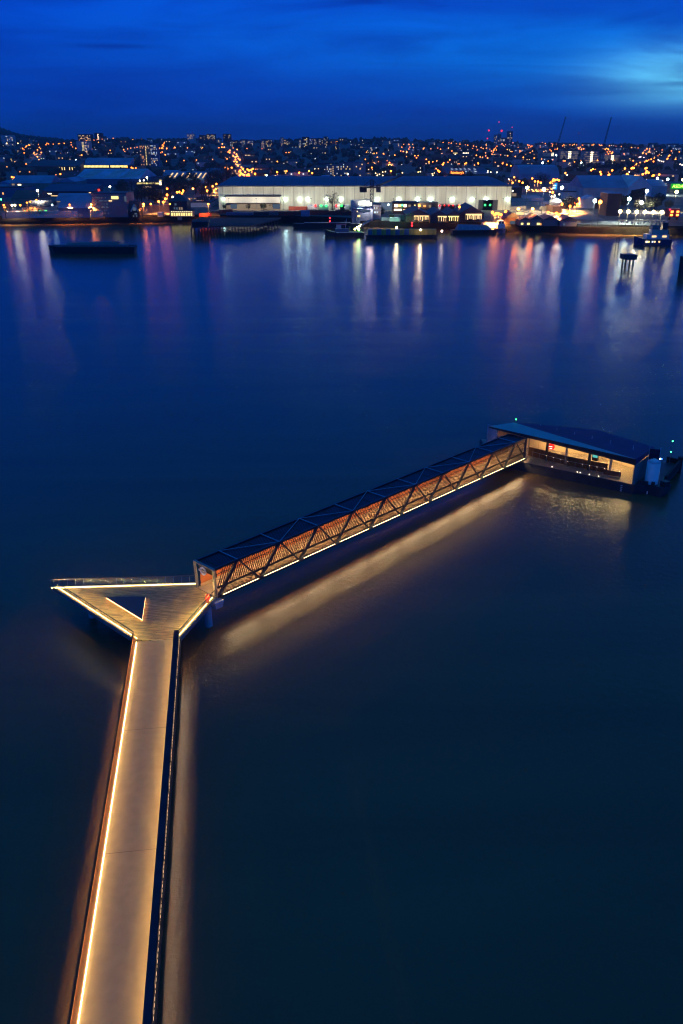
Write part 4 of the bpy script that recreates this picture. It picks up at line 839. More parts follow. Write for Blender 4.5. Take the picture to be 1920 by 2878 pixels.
b.hexa([(-Ww / 2 - e_, -e_, Hw), (Ww / 2 + e_, -e_, Hw), (Ww / 2 + e_, Dw + e_, Hw), (-Ww / 2 - e_, Dw + e_, Hw), (-Ww / 2 + 5, Dw * .4, Hw + rs_), (Ww / 2 - 8, Dw * .4, Hw + rs_), (Ww / 2 - 8, Dw * .7, Hw + rs_), (-Ww / 2 + 5, Dw * .7, Hw + rs_)])
b.build('roof', striped('warehouse_roof', (.05, .075, .16), (.03, .04, .09), 6, .3, 'X', .5), wh, True)
b = MB(); b.box(0, -.35, Hw - .1, Ww + 1.6, .5, .7); b.build('eaves', M_steel, wh, True)
M_wl = em('wall_lamp', (.72, 1, .95), 45)
for px in (631, 683, 742, 803, 843, 865, 918, 958, 1060, 1121, 1173, 1209, 1270, 1325, 1364, 1424):
    zz = wz(559); b = MB(); b.hexa([(wx(px) - 1.1, -1.0, zz - .5), (wx(px) + 1.1, -1.0, zz - .5), (wx(px) + 1.1, -.05, zz - .5), (wx(px) - 1.1, -.05, zz - .5), (wx(px) - .3, -.5, zz + .7), (wx(px) + .3, -.5, zz + .7), (wx(px) + .3, -.05, zz + .7), (wx(px) - .3, -.05, zz + .7)]); b.build('wall_lamp', M_wl, wh, True)
for i in range(11):                      # floodlights on the dock apron, turned on the wall
    px = WX0 + 40 + i * 74; xx, yy = Xw + wx(px), Yw - 24
    fl = thing('dock_floodlight', 'slim floodlight pole on the apron in front of the long warehouse', 'floodlight', (xx, yy, T(xx, yy)), 0, 'floodlight poles along the warehouse apron')
    b = MB(); b.tube((0, 0, 0), (0, 0, 9), .12, n=6); b.build('pole', M_grey, fl, True)
    b = MB(); b.box(0, .2, 9.1, .9, .4, .4); b.build('lamp_head', M_steel, fl, True)
    spot(fl, (xx, yy + .6, T(xx, yy) + 9.2), (xx, Yw, Zw + Hw * .6), 13500, (1, .96, .78), 106, .4, 1)
# annex with lit bays
zt, zb_ = wz(551), wz(568)
b = MB(); x0, x1 = wx(638), wx(790); b.box((x0 + x1) / 2, -5, (zt + zb_) / 2, x1 - x0, 9.9, zt - zb_); an = b.build('annex', WC['cream'], wh, True)
b = MB(); b.box((x0 + x1) / 2, -5, zt + .25, x1 - x0 + 1.2, 11, .5); ro = b.build('annex_roof', RC['dark'], None); ro.parent = an
b = MB(); b.box((x0 + x1) / 2, -1.5, zb_ / 2 - .5, x1 - x0, 2.9, zb_ + 1); c_ = b.build('recess_wall', WC['tan'], None); c_.parent = an
for u0, u1, k in ((650, 668, 's'), (670, 698, 'd'), (705, 735, 'd'), (740, 765, 'd'), (768, 788, 's')):
    inst('bay_window', WIN[k], wh, (wx((u0 + u1) / 2), -3.1, zb_ * .5), 0, (wx(u1) - wx(u0), .2, zb_ * .6))
# white box building in front of the dock
xa, xb = wx(985), wx(1039); zt = wz(560); b = MB(); b.box((xa + xb) / 2, -9, zt / 2 - 1, xb - xa, 14, zt + 2); b.build('dock_office', WC['white'], wh, True)
# lorries backed to the docks
def trailer(X_, Y_, Z_, lampk, lab, grp, wdt=2.6):
    o = thing('docked_trailer', lab, 'trailer', (X_, Y_, Z_), 0, grp)
    b = MB(); b.box(0, 5, 2.5, wdt, 10, 2.7); b.build('box_body', WC['white'], o, True)
    b = MB(); b.box(-wdt / 4 + .03, -.04, 2.5, wdt / 2 - .1, .08, 2.4); b.build('rear_door', WC['pale'], o, True); b = MB(); b.box(wdt / 4 - .03, -.04, 2.5, wdt / 2 - .1, .08, 2.4); b.build('rear_door', WC['pale'], o, True)
    b = MB(); b.box(0, 5, .95, wdt * .8, 10, .35); b.build('chassis', M_black, o, True)
    for s_ in (-1, 1):
        b = MB(); b.tube((s_ * wdt * .42 - .15, 1.6, .5), (s_ * wdt * .42 + .15, 1.6, .5), .5, n=10); b.build('wheel', M_black, o, True)
    return o
for px, k, lab in ((880, 'r', 'white trailer by the red dock light at the left of the dock row'), (911, 'g', 'white trailer between the two green dock lights'), (955, 'r', 'white trailer right of the bare tree by the red dock light'), (969, 'g', 'white trailer at the right end of the green lit dock row')):
    trailer(Xw + wx(px), Yw - 13, T(Xw + wx(px), Yw - 13), k, lab, 'trailers at the loading docks', 7)
for px, k in ((888.5, 'r'), (904, 'g'), (918, 'g'), (946, 'r'), (960, 'g')):
    b = MB(); b.ico((wx(px), -14, wz(574)), .9, sub=1); b.build('dock_light_' + {'r': 'red', 'g': 'green'}[k], em('dock_' + k, {'r': (1, .02, .02), 'g': (.03, 1, .12)}[k], 5), wh, True)
for i, px in enumerate((1235, 1248, 1260, 1272, 1288, 1303)):
    trailer(Xw + wx(px), Yw - 12, T(Xw + wx(px), Yw - 12), 'r', 'white trailer with a red tail light in the right hand dock row', 'trailers in the right dock row', 7)
    b = MB(); b.ico((wx(px - 5), -13, wz(574)), .55, sub=1); b.build('dock_light_red', MATS['dock_r'], wh, True)
for px in (1362, 1376): b = MB(); b.ico((wx(px), -1, wz(576)), .8, sub=1); b.build('dock_light_green', MATS['dock_g'], wh, True)
for px in (1357, 1370, 1384): b = MB(); b.box(wx(px), -.4, wz(576) , 7, .6, 7); b.build('dock_door', WC['dark'], wh, True)
# ---------------------------------------------------------------- things on the near apron
def boxthing(q, x0, x1, yt, yb, name, label, cat, m_, depth, group=None, ribs=True):
    cx, by = q((x0 + x1) / 2, yb); X, Y, Z = G(cx, by); w = (q(x1, 0)[0] - q(x0, 0)[0]) * dep(Y, Z) / F; h = max(1.8, zat(Y, q(0, yt)[1]) - Z)
    b = MB(); b.box(0, depth / 2, h / 2, w, depth, h)
    if ribs:
        n = max(3, int(w / 1.0))
        for i in range(n + 1): b.box(-w / 2 + w * i / n, -.04, h / 2, .12, .12, h)
        b.box(0, -.06, h - .08, w, .14, .16); b.box(0, -.06, .08, w, .14, .16)
    o = b.build(name, m_); o.location = (X, Y, Z); return tag(o, label, cat, group)
boxthing(q2, 1142, 1300, 762, 784, 'trailer', 'blue curtain sided trailer by the left loading docks', 'trailer', mat('tarp_blue', (.04, .14, .5), .5), 2.6)
boxthing(q2, 1214, 1405, 786, 822, 'container', 'red shipping container on the apron before the docks', 'container', mat('box_red', (.5, .08, .03), .6), 3)
boxthing(q2, 1328, 1405, 822, 876, 'site_cabin', 'blue site cabin at the quay edge below the red container', 'cabin', mat('cabin_blue', (.12, .25, .42), .6), 4)
boxthing(q2, 640, 880, 842, 866, 'container', 'long grey blue container behind the timber jetty', 'container', mat('box_bluegrey', (.12, .18, .28), .6), 3)
boxthing(q2, 895, 1030, 838, 872, 'container', 'dark container right of the grey blue one behind the jetty', 'container', WC['dark'], 3)
boxthing(q2, 1035, 1120, 828, 866, 'container', 'pinkish grey container near the right end of the jetty', 'container', mat('box_pink', (.35, .2, .2), .6), 3)
boxthing(q2, 490, 580, 835, 872, 'site_cabin', 'dark cabin beside the red boundary wall', 'cabin', WC['dark'], 4)
boxthing(q3, 262, 352, 830, 868, 'container', 'reddish container with pale lettering left of the blue river office', 'container', WC['red'], 3)
# tower crane before the warehouse
cx, cy = q3(537, 838); X, Y, Z = G(cx, cy); ztop = zat(Y, q3(0, 545)[1])
cr_ = thing('tower_crane', 'dark lattice crane mast standing before the middle of the long warehouse', 'crane', (X, Y, Z)); hh = ztop - Z
b = MB(); s_ = 2.2
for ax, ay in ((-1, -1), (1, -1), (1, 1), (-1, 1)): b.bar((ax * s_ / 2, ay * s_ / 2, 0), (ax * s_ / 2, ay * s_ / 2, hh), .4, .4)
k = 9
for i in range(k):
    z0, z1 = hh * i / k, hh * (i + 1) / k
    for a, c in (((-1, -1), (1, -1)), ((1, -1), (1, 1)), ((1, 1), (-1, 1)), ((-1, 1), (-1, -1))):
        b.bar((a[0] * s_ / 2, a[1] * s_ / 2, z0), (c[0] * s_ / 2, c[1] * s_ / 2, z1), .25, .25); b.bar((a[0] * s_ / 2, a[1] * s_ / 2, z1), (c[0] * s_ / 2, c[1] * s_ / 2, z1), .25, .25)
b.build('mast', M_black, cr_, True)
b = MB(); b.box(4.6, 0, hh - 6, 3.2, 3, 3.6); b.build('cab', M_steel, cr_, True)
b = MB(); b.box(-6, 0, hh - 6.3, 5, 3, 3); b.build('counterweight', M_black, cr_, True)
b = MB(); b.bar((-8.5, 0, hh - 4.6), (6, 0, hh - 4.6), 1.2, .8); b.bar((-6, 0, hh - 4), (0, 0, hh + 1), .3, .3); b.bar((0, 0, hh + 1), (5, 0, hh - 4), .3, .3)
b.build('slewing_deck', M_black, cr_, True)
b = MB(); b.bar((3, 1, hh - 4), (24, 40, hh + 2), .8, 1.0); b.build('jib', M_black, cr_, True)
# ---------------------------------------------------------------- river office, brick office, boat sheds
bl(q3, 357, 548, 812, 930, 'river_office', 'dark blue two storey river office by the jetty crane', 'office', 'blue', 'navy', depth=16, wins=[(400, 828, 412, 840, 'w'), (408, 872, 432, 892, 'y'), (440, 815, 525, 835, 's'), (395, 890, 408, 930, 's')])
bl(q3, 548, 622, 772, 905, 'river_office', 'pale office wing with bright window bands beside the blue office', 'office', 'pale', 'slate', depth=18, grid=[GR(9, 2, .8, 'cd', .04, .96, .35, .95, .7, .4)])
bl(q3, 600, 735, 755, 818, 'dark_store', 'dark blue store behind the pale office wing', 'store', 'blue', 'navy', depth=16)
bl(q3, 732, 955, 752, 852, 'brick_office', 'two storey brick office with a row of bright windows', 'office', 'brick', 'slate', depth=14, wins=[(745, 764, 778, 790, 'b'), (782, 764, 808, 790, 'w'), (830, 766, 856, 790, 'b'), (872, 768, 895, 790, 'd'), (743, 808, 812, 824, 'b'), (826, 810, 856, 826, 'w'), (926, 768, 938, 792, 'y')])
bl(q3, 955, 1145, 752, 830, 'brick_office', 'darker brick wing continuing right from the lit brick office', 'office', 'brown', 'slate', depth=14, wins=[(960, 760, 985, 768, 'o'), (1010, 772, 1035, 790, 'o'), (1060, 770, 1082, 795, 'd')])
for i, (x0, x1, yt, yb, ap, lab, ws) in enumerate([(855, 1075, 862, 925, 800, 'dark boat shed with a lit front at the left of the shed row', [(925, 868, 1060, 918, 'w')]), (1075, 1230, 866, 938, 812, 'dark boat shed in the middle of the row with posts across its lit front', [(1142, 872, 1225, 930, 'w')]), (1230, 1345, 864, 936, 812, 'dark boat shed next to the tallest shed with a lit open front', [(1238, 872, 1338, 928, 'y')]), (1345, 1565, 848, 922, 765, 'tallest dark boat shed with a bright open front near the barges', [(1398, 852, 1545, 905, 'w')])]):
    cx, by = q3((x0 + x1) / 2, yb); Xs, Ysh, Zs = G(cx, by); r_ = zat(Ysh, q3(0, ap)[1]) - zat(Ysh, q3(0, yt)[1])
    o, w, h, d = bl(q3, x0, x1, yt, yb, 'boat_shed', lab, 'shed', 'dark', 'slate', 'gy', 34, r_ * .8, wins=ws)
    a, c, e, g, k = ws[0]; n = 11
    for j in range(n + 1):
        u = -w / 2 + w * ((a - x0) + (e - a) * j / n) / (x1 - x0)
        b = MB(); b.box(u + random.uniform(-.3, .3), -.5, h * .42, .45, .3, h * .8 * random.uniform(.7, 1)); b.build('front_post', M_black, o, True)
    for j in range(6):
        u = -w / 2 + w * ((a - x0) + (e - a) * random.random()) / (x1 - x0)
        b = MB(); b.box(u, -.6, h * .15, random.uniform(1, 4), .4, h * random.uniform(.1, .35)); b.build('stored_boat', random.choice([M_steel, WC['brown'], WC['blue']]), o, True)
# yard clutter between office and sheds
for i, (x0, x1, yt, yb, m_, lab) in enumerate([(630, 700, 885, 915, WC['teal'], 'greenish covered stack left in the yard beside the boat sheds'), (705, 800, 890, 922, WC['pale'], 'pale boat under a cover in the yard beside the boat sheds'), (700, 745, 866, 890, mat('box_yellow', (.5, .38, .06), .6), 'yellow skip in the yard behind the covered boat'), (790, 848, 868, 905, mat('box_green', (.1, .4, .2), .6), 'green container at the left side of the boat sheds')]):
    boxthing(q3, x0, x1, yt, yb, 'yard_stack' if i < 2 else 'skip', lab, 'stack' if i < 2 else 'skip', m_, 4)
# ---------------------------------------------------------------- behind the warehouse: flats, filling station, supermarket
bl(q3, 118, 245, 405, 522, 'apartment_block', 'grey apartment block left of the trio behind the warehouse', 'apartments', 'grey', 'slate', depth=18, grid=[GR(10, 5, .22, 'wc'), GR(1, 6, 1, 'w', .48, .56)])
bl(q3, 245, 362, 382, 522, 'apartment_block', 'taller grey apartment block in the middle of the trio', 'apartments', 'grey', 'slate', depth=18, grid=[GR(9, 6, .25, 'wcy')])
bl(q3, 364, 482, 380, 522, 'apartment_block', 'plain pale apartment block at the right of the trio', 'apartments', 'concrete', 'slate', depth=18, grid=[GR(6, 6, .1, 'w')])
o, w, h, d = bl(q3, 690, 802, 488, 512, 'filling_station', 'filling station canopy edged in green light', 'filling station', 'pale', 'pale', depth=20, wins=[(690, 486, 800, 492, 'g'), (692, 496, 800, 508, 'b')])
o, w, h, d = bl(q3, 1236, 1440, 486, 535, 'supermarket', 'dark supermarket with skylight strips and a glowing orange sign', 'supermarket', 'dark', 'navy', 'mono', 60, 5, wins=[(1236, 522, 1280, 534, 'c'), (1352, 526, 1400, 536, 't'), (1505, 524, 1560, 536, 't')])
for u in (-.3, -.1, .1, .3, .5, .75):
    for y_ in (12, 36):
        b = MB(); b.box(u * w + y_ * .1, y_, h + 1.0 + 5 * y_ / 60 + .6, 1.6, 14, .3); b.build('skylight', EW['c'], o, True)
sgn_z = h - 2
sgo = thing('store_sign', 'glowing orange supermarket name sign above the warehouse roof', 'sign', tuple(o.location))
sx0 = (1320 - 1338) * dep(o.location.y, 4) / F / 3.267
text_mesh('lettering', "Sainsbury's", 3.7, em('sign_orange', (1, .3, .04), 5), sgo, (sx0, -1.2, h + 1.4), (math.pi / 2, 0, 0), .08)
b = MB(); b.box(sx0, -.6, h + 1.3, 20, .4, 5); b.build('backboard', mat('sign_board_orange', (.5, .12, .03), .6), sgo, True)
bl(q3, 1440, 1640, 488, 535, 'supermarket', 'right hand wing of the supermarket with teal lit windows', 'supermarket', 'brown', 'navy', 'mono', 60, 5, wins=[(1470, 524, 1568, 534, 't')])
for i, (x0, x1, yt, yb) in enumerate([(1280, 1342, 284, 356), (1366, 1432, 284, 358)]):
    bl(q3, x0, x1, yt, yb, 'lit_office', ('brightly lit grid of windows on a block left of its twin on the hill', 'brightest block on the hill with four columns of yellow windows')[i], 'office', 'dark', 'slate', depth=14, grid=[GR(4, 5, (.6, .92)[i], 'yb', fu=.7, fv=.55)])
# ---------------------------------------------------------------- right side
for i, (x0, x1, yt, yb, wl, lab, gr) in enumerate([
    (575, 645, 320, 432, 'black', 'tallest dark tower on the right skyline below a red light', [GR(5, 6, .2, 'w'), GR(1, 5, .9, 'w', .5, .62, .3)]),
    (410, 442, 362, 432, 'dark', 'narrow lit tower on the skyline under a red beacon', [GR(3, 6, .5, 'cw')]),
    (455, 496, 352, 432, 'black', 'dark narrow tower right beside the lit one on the skyline', [GR(3, 6, .25, 'w')]),
    (500, 575, 402, 440, 'dark', 'low lit block at the foot of the tallest skyline tower', [GR(8, 2, .5, 'wc')])]):
    bl(q4, x0, x1, yt, yb + 20, 'skyline_tower', lab, 'tower block', wl, 'slate', depth=16, grid=gr)
for i, (q, x0, x1, yt, yb, lab) in enumerate([(q4, 1028, 1222, 592, 722, 'unlit grey flats under construction at the left of the scaffolded group'), (q4, 1252, 1490, 572, 732, 'scaffolded flats with a bright core second from the left'), (q5, 262, 462, 575, 772, 'tall scaffolded flats glowing from their core in the middle of the group'), (q5, 528, 740, 626, 752, 'low scaffolded flats at the right of the construction group')]):
    o, w, h, d = bl(q, x0, x1, yt, yb, 'flats_under_construction', lab, 'flats', 'concrete', 'slate', depth=18, grid=[GR(11, 7, .75, 'd' if i else 's', .03, .97, .04, .98, .6, .5), GR(2, 7, .95, 'b', .45 if i else .6, .62 if i else .74, .1, .98, .8, .6)])
bl(q4, 660, 772, 684, 792, 'apartment_block', 'pinkish apartment slab in front of the scaffolded flats', 'apartments', 'pale', 'slate', depth=12)
bl(q4, 780, 985, 724, 805, 'apartment_block', 'brick apartment row right of the pinkish slab', 'apartments', 'brick', 'slate', depth=12, grid=[GR(10, 3, .15, 'w')])
o, w, h, d = bl(q4, 735, 1245, 940, 990, 'retail_hall', 'wide curved blue roofed hall behind the lorry yard', 'hall', 'tan', 'metal', 'barrel', 60, 15)
bl(q4, 560, 735, 925, 985, 'retail_unit', 'orange lit shop unit beside the curved hall', 'shop', 'tan', 'dark', depth=20, grid=[GR(6, 1, .8, 'oy', .05, .95, .2, .8)])
bl(q4, 1360, 1530, 905, 955, 'retail_unit', 'shop unit with a long red lit band', 'shop', 'brown', 'dark', depth=20, wins=[(1362, 915, 1525, 930, 'r'), (1420, 936, 1500, 950, 'w')])
bl(q4, 1230, 1590, 985, 1110, 'workshop', 'grey flat workshop behind the bright yard floodlight', 'workshop', 'pale', 'slate', depth=22)
bl(q4, 1298, 1590, 1105, 1190, 'cabin_block', 'white stacked cabin block with small dark windows', 'cabin', 'white', 'dark', depth=8, grid=[GR(7, 2, .5, 'd', .05, .95, .2, .9, .3, .35)])
bl(q4, 615, 762, 1052, 1180, 'brick_store', 'dark brick store at the right end of the long warehouse', 'store', 'brown', 'slate', depth=26, wins=[(632, 1120, 695, 1160, 'd')])
o, w, h, d = bl(q5, 262, 838, 1052, 1210, 'industrial_shed', 'big grey shed with a blue roof on the right bank', 'shed', 'pale', 'metal', 'gx', 52, 9)
b = MB(); gy0 = 0
b.hexa([(w / 2, -.5, 0), (w / 2 + 22, 6, 0), (w / 2 + 22, 52, 0), (w / 2, 52, 0), (w / 2, -.5, h), (w / 2 + 22, 6, h), (w / 2 + 22, 52, h), (w / 2, 52, h)]); b.build('end_bay', WC['white'], o, True)
b = MB(); b.hexa([(w / 2 - .5, -1, h), (w / 2 + 22.4, 5, h), (w / 2 + 22.4, 52.5, h), (w / 2 - .5, 52.5, h), (w / 2 + 10, 1.4, h + 9), (w / 2 + 11, 1.6, h + 9), (w / 2 + 11, 52, h + 9), (w / 2 + 10, 52, h + 9)]); b.build('end_gable', WC['white'], o, True)
b = MB(); b.hexa([(w / 2 + 3, -.2, 0), (w / 2 + 16, 3.6, 0), (w / 2 + 16, 4.4, 0), (w / 2 + 3, .4, 0), (w / 2 + 3, -.2, h * .8), (w / 2 + 16, 3.6, h), (w / 2 + 16, 4.4, h), (w / 2 + 3, .4, h * .8)]); b.build('open_door', WC['black'], o, True)
bl(q5, 912, 1345, 1030, 1165, 'industrial_shed', 'long pale shed with a blue roof behind the tall floodlight', 'shed', 'pale', 'metal', 'gx', 40, 5)
o, w, h, d = bl(q5, 285, 468, 1200, 1318, 'silo_shed', 'small white floodlit shed in front of the big grey one', 'shed', 'white', 'pale', 'gy', 16, 2.5)
bl(q5, 565, 738, 1128, 1415, 'brown_tower', 'windowless dark brown process tower on the right quay', 'tower', 'brown', 'metal', depth=18)
bl(q5, 462, 565, 1195, 1330, 'brick_store', 'dark brick store between the white shed and the brown tower', 'store', 'brown', 'slate', depth=14)
o, w, h, d = bl(q5, 1382, 1620, 1000, 1112, 'superstore', 'low pale superstore with a bright green sign at the right edge', 'superstore', 'tan', 'slate', depth=40)
sgo = thing('store_sign', 'bright green supermarket name sign at the right edge', 'sign', tuple(o.location)); k_ = dep(o.location.y, 4) / F / 4.6118
text_mesh('lettering', 'ASDA', 4.2, em('sign_green', (.45, 1, .1), 4), sgo, ((1485 - 1501) * k_, -1.0, h - 2.2), (math.pi / 2, 0, 0), .1)
b = MB(); b.box((1485 - 1501) * k_, -.4, h - 2.2, 13, .5, 5); b.build('backboard', em('sign_green_glow', (.03, .7, .05), .55), sgo, True)
# vertical blue sign
cx, cy = q4(1200, 1130); X, Y, Z = G(cx, cy); k_ = dep(Y, Z) / F / 4.6118; z0, z1 = zat(Y, q4(0, 1072)[1]), zat(Y, q4(0, 988)[1])
sg = thing('blue_totem_sign', 'tall upright blue lit sign beside the bright yard floodlight', 'sign', (X, Y, Z))
b = MB(); b.box(X, Y, (z0 + z1) / 2, 33 * k_, 1, z1 - z0); b.build('panel', em('totem_blue', (.02, .35, .9), 1.1), sg)
b = MB(); b.box(X, Y + .2, (Z + z0) / 2, 1, .8, z0 - Z); b.build('leg', M_pale, sg)
b = MB(); zz = z0 + 1.5
while zz < z1 - 2: b.box(X - 1 + 1.0 * math.sin(zz * 2), Y - .6, zz, 2.6, .2, 1.1); zz += 2.0
b.build('lettering', em('totem_white', (.5, .9, 1), 2.5), sg)
# lorry yard: trailers, tank, containers
for i, (x0, x1, yt, yb, dp, lab) in enumerate([(792, 1005, 1165, 1190, 12, 'row of white trailer roofs at the back of the lorry yard'), (890, 1045, 1185, 1225, 10, 'white trailer parked in the middle of the lorry yard'), (1015, 1172, 1230, 1285, 8, 'white trailer parked left of the round tank'), (1020, 1150, 1288, 1345, 6, 'cream container standing on green ground below the white trailer'), (610, 820, 1290, 1330, 5, 'long pale low container by the left orange lamp'), (1300, 1360, 1330, 1380, 4, 'orange lit skip below the round tank'), (290, 355, 1000, 1010, 4, '')]):
    if lab: boxthing(q4, x0, x1, yt, yb, 'trailer' if 'trailer' in lab else ('skip' if 'skip' in lab else 'container'), lab, 'trailer' if 'trailer' in lab else 'container', WC['white' if i < 3 else 'cream'], dp)
cx, cy = q4(1252, 1372); X, Y, Z = G(cx, cy); k_ = dep(Y, Z) / F / 4.6118; z0, z1 = zat(Y, q4(0, 1290)[1]), zat(Y, q4(0, 1226)[1])
tk = thing('storage_tank', 'round grey storage tank above an orange lit brick base', 'tank', (X, Y, Z))
b = MB(); b.tube((0, 13, z0 - Z), (0, 13, z1 - Z), 82 * k_, n=26); b.tube((0, 13, z1 - Z), (0, 13, z1 - Z + 1.5), 82 * k_, 10 * k_, n=26); smooth(b.build('drum', WC['pale'], tk, True))
b = MB(); b.box(0, 12, (z0 - Z) / 2, 175 * k_, 24, z0 - Z); b.build('base', WC['brick'], tk, True)
# riverside gabled sheds below the two orange lamps
for i, (x0, x1, yt, yb, ap, wl, lab, ws) in enumerate([(540, 742, 1440, 1520, 1362, 'brown', 'dark low riverside house at the left under the first orange lamp', [(615, 1478, 680, 1520, 's')]), (742, 872, 1470, 1545, 1425, 'grey', 'small gabled river house with two square yellow windows', [(755, 1505, 785, 1528, 'y'), (835, 1505, 868, 1530, 'y')]), (880, 1030, 1462, 1545, 1395, 'grey', 'gabled river house with a wide yellow window under the second orange lamp', [(962, 1505, 998, 1532, 'y'), (1005, 1510, 1020, 1535, 'o')]), (1040, 1235, 1468, 1545, 1405, 'grey', 'grey gabled river house with a plain dark front', []), (1262, 1478, 1478, 1550, 1415, 'blue', 'blue gabled river house at the right of the house row', [(1300, 1510, 1325, 1540, 's')])]):
    cx, by = q4((x0 + x1) / 2, yb); Xs, Ysh, Zs = G(cx, by); r_ = zat(Ysh, q4(0, ap)[1]) - zat(Ysh, q4(0, yt)[1])
    bl(q4, x0, x1, yt, yb, 'river_house', lab, 'house', wl, 'slate', 'gy', 18, r_ * .85, wins=ws)
for i in range(5):
    cx, cy = q4(720 + i * 12, 1405 + i * 8); X, Y, Z = G(cx, cy, 7); b = MB(); b.box(0, 0, 0, .9, 2.2, 1.3, .5); o = b.build('roof_light', EW['w']); o.location = (X, Y, Z + 7); tag(o, 'small bright roof light slot above the river houses', 'roof light', 'roof light slots over the river houses')
# conveyor pier with six floodlights
row = [(745, 1425), (850, 1430), (960, 1435), (1068, 1437), (1175, 1442), (1283, 1447)]
# ================================================================== LAMPS
LCOL = {'o': (1, .21, .018), 'w': (1, .88, .66), 'c': (.72, 1, .95), 'y': (1, .72, .26), 'g': (.06, 1, .22), 'r': (1, .02, .05), 'p': (1, .72, .6)}
SPC = {'o': (1, .36, .07), 'w': (1, .9, .72), 'c': (.78, 1, .95), 'y': (1, .75, .35), 'g': (.2, 1, .35), 'r': (1, .1, .1), 'p': (1, .75, .62)}
LM = {}
def lampmesh(k, s, h, r):
    key = (k, s, h, r)
    if key not in LM:
        b = MB(); b.tube((0, 0, 0), (0, 0, h), .12, .07, n=5); b.bar((0, 0, h), (0, -.8, h + .1), .1, .1); b.ico((0, -.9, h), r, 1, 1)
        LM[key] = b.mesh('street_lamp', [M_steel, em('lamp_%s_%d' % (k, s), LCOL[k], s)])
    return LM[key]
NL = 0
def lamp(q, x, y, k, s=4, h=8, r=.7, label=None, group=None, watts=0, name='street_lamp', col=None, tgt=None, ang=128):
    global NL
    px, py = q(x, y); X, Y, Z = G(px, py, h)
    if Y > 5000: return
    NL += 1
    o = tag(inst(name, lampmesh(k, s, h, r), None, (X, Y + .9, Z)), label, 'lamp' if name != 'floodlight' else 'floodlight', group)
    if watts:
        t = tgt or (0, 0); spot(o, (X, Y, Z + h - r - .15), (X + t[0], Y + t[1], Z), watts * 2.2, SPC[k], ang, .4, .5)
    return o
HO = ('small orange street lamp among trees on the far hillside', 'orange lamps over the far hillside')
HW = ('small white light among the trees of the far hillside', 'white lights over the far hillside')
RO = ('orange lamp in the bright ribbon of road climbing the hill', 'orange lamps along the climbing road')
FAR = MB(); FARM = []
def many(q, pts, k, lab, s=4, h=8, r=.75, w=0, every=3):
    if lab is HO and not w: w = 1800; every = 4
    if k == 'o' and lab is not HW: r *= 1.4; s = round(s * 1.9); w *= 8
    for i, (x, y) in enumerate(pts):
        if lab is HW or (lab is HO and i % 4) or (lab is RO and i % 3 == 1):      # the smallest and farthest of many hundred lights: one object
            px, py = q(x, y); X, Y, Z = G(px, py, h)
            m_ = em('lamp_%s_%d' % (k, s), LCOL[k], s)
            if m_ not in FARM: FARM.append(m_)
            FAR.ico((X, Y, Z + h), r * random.uniform(.75, 1.1), FARM.index(m_)); continue
        lamp(q, x, y, k, s, h, r, lab[0], lab[1], w if i % every == 0 else 0)
many(q1, [(540, 208), (592, 207), (750, 312), (808, 358), (760, 372), (353, 215), (362, 243), (222, 293), (95, 328), (345, 330), (358, 355), (318, 373), (282, 382), (240, 395), (380, 290), (447, 210), (1220, 435), (1247, 432), (310, 298), (322, 310), (315, 290), (655, 220), (668, 240), (432, 205), (345, 265), (1300, 168), (1220, 170), (1465, 250), (1530, 255), (1490, 285), (1520, 310), (905, 196), (600, 300), (560, 300), (1295, 318)], 'o', HO)
many(q1, [(12, 212), (30, 228), (200, 210), (265, 212), (285, 212), (305, 215), (508, 270), (440, 280), (470, 275), (380, 345), (402, 345), (870, 360), (965, 160), (985, 168), (1060, 165), (1085, 163), (1110, 160), (1390, 155), (1270, 270), (1225, 288), (1260, 292), (910, 362), (1030, 285), (1125, 238), (240, 168), (270, 168), (292, 168), (650, 290), (620, 292), (845, 255), (880, 262)], 'w', HW, 3, 6, .55)
many(q1, [(110, 515), (325, 510), (515, 500), (555, 488), (700, 485), (305, 515), (715, 495), (733, 510), (130, 520)], 'o', ('orange lamp lining the road behind the left sheds', 'orange lamps behind the left sheds'), 6, 9, .7, 4000, 2)
many(q2, [(605, 210), (610, 230), (600, 242), (622, 240), (640, 262), (675, 270), (672, 290), (658, 285), (715, 290), (735, 305), (742, 322), (725, 335), (725, 355), (752, 345), (765, 355), (700, 385), (722, 395), (748, 410), (738, 375), (780, 425), (795, 440), (770, 455), (760, 465), (775, 480), (790, 490), (805, 500), (750, 525), (732, 545), (770, 515), (765, 500), (835, 445), (850, 455), (905, 485), (940, 460), (932, 420), (870, 450), (885, 440), (910, 450), (880, 470), (940, 530), (845, 515), (740, 262), (628, 430), (600, 460), (655, 440), (690, 430), (712, 372), (705, 320), (660, 275), (905, 540), (830, 500), (850, 505), (815, 470), (845, 490)], 'o', RO, 6, 8, .9, 2500, 4)
many(q2, [(172, 245), (95, 250), (165, 240), (1190, 290), (80, 310), (1215, 290), (1110, 372)], 'o', HO)
many(q2, [(48, 172), (140, 175), (285, 272), (346, 287), (430, 284), (335, 448), (880, 148), (930, 158), (1172, 148), (1055, 345), (1170, 390), (1455, 348), (1250, 240), (1160, 410), (1200, 378), (1060, 375), (1455, 440), (1545, 445), (1340, 215), (220, 235), (440, 215), (1280, 240), (1420, 300)], 'w', HW, 3, 6, .55)
many(q2, [(1108, 470), (1193, 460), (1310, 475), (1400, 460), (1320, 470), (1430, 478)], 'o', ('orange lamp glowing just behind the left part of the warehouse roof', 'orange lamps behind the warehouse roof'), 7, 9, .8, 3000, 2)
many(q2, [(1092, 532), (1195, 530), (1220, 530), (1250, 530), (1280, 530), (1345, 530)], 'w', ('white lamp in the row along the flat store behind the warehouse', 'white lamps on the flat store'), 7, 12, .7)
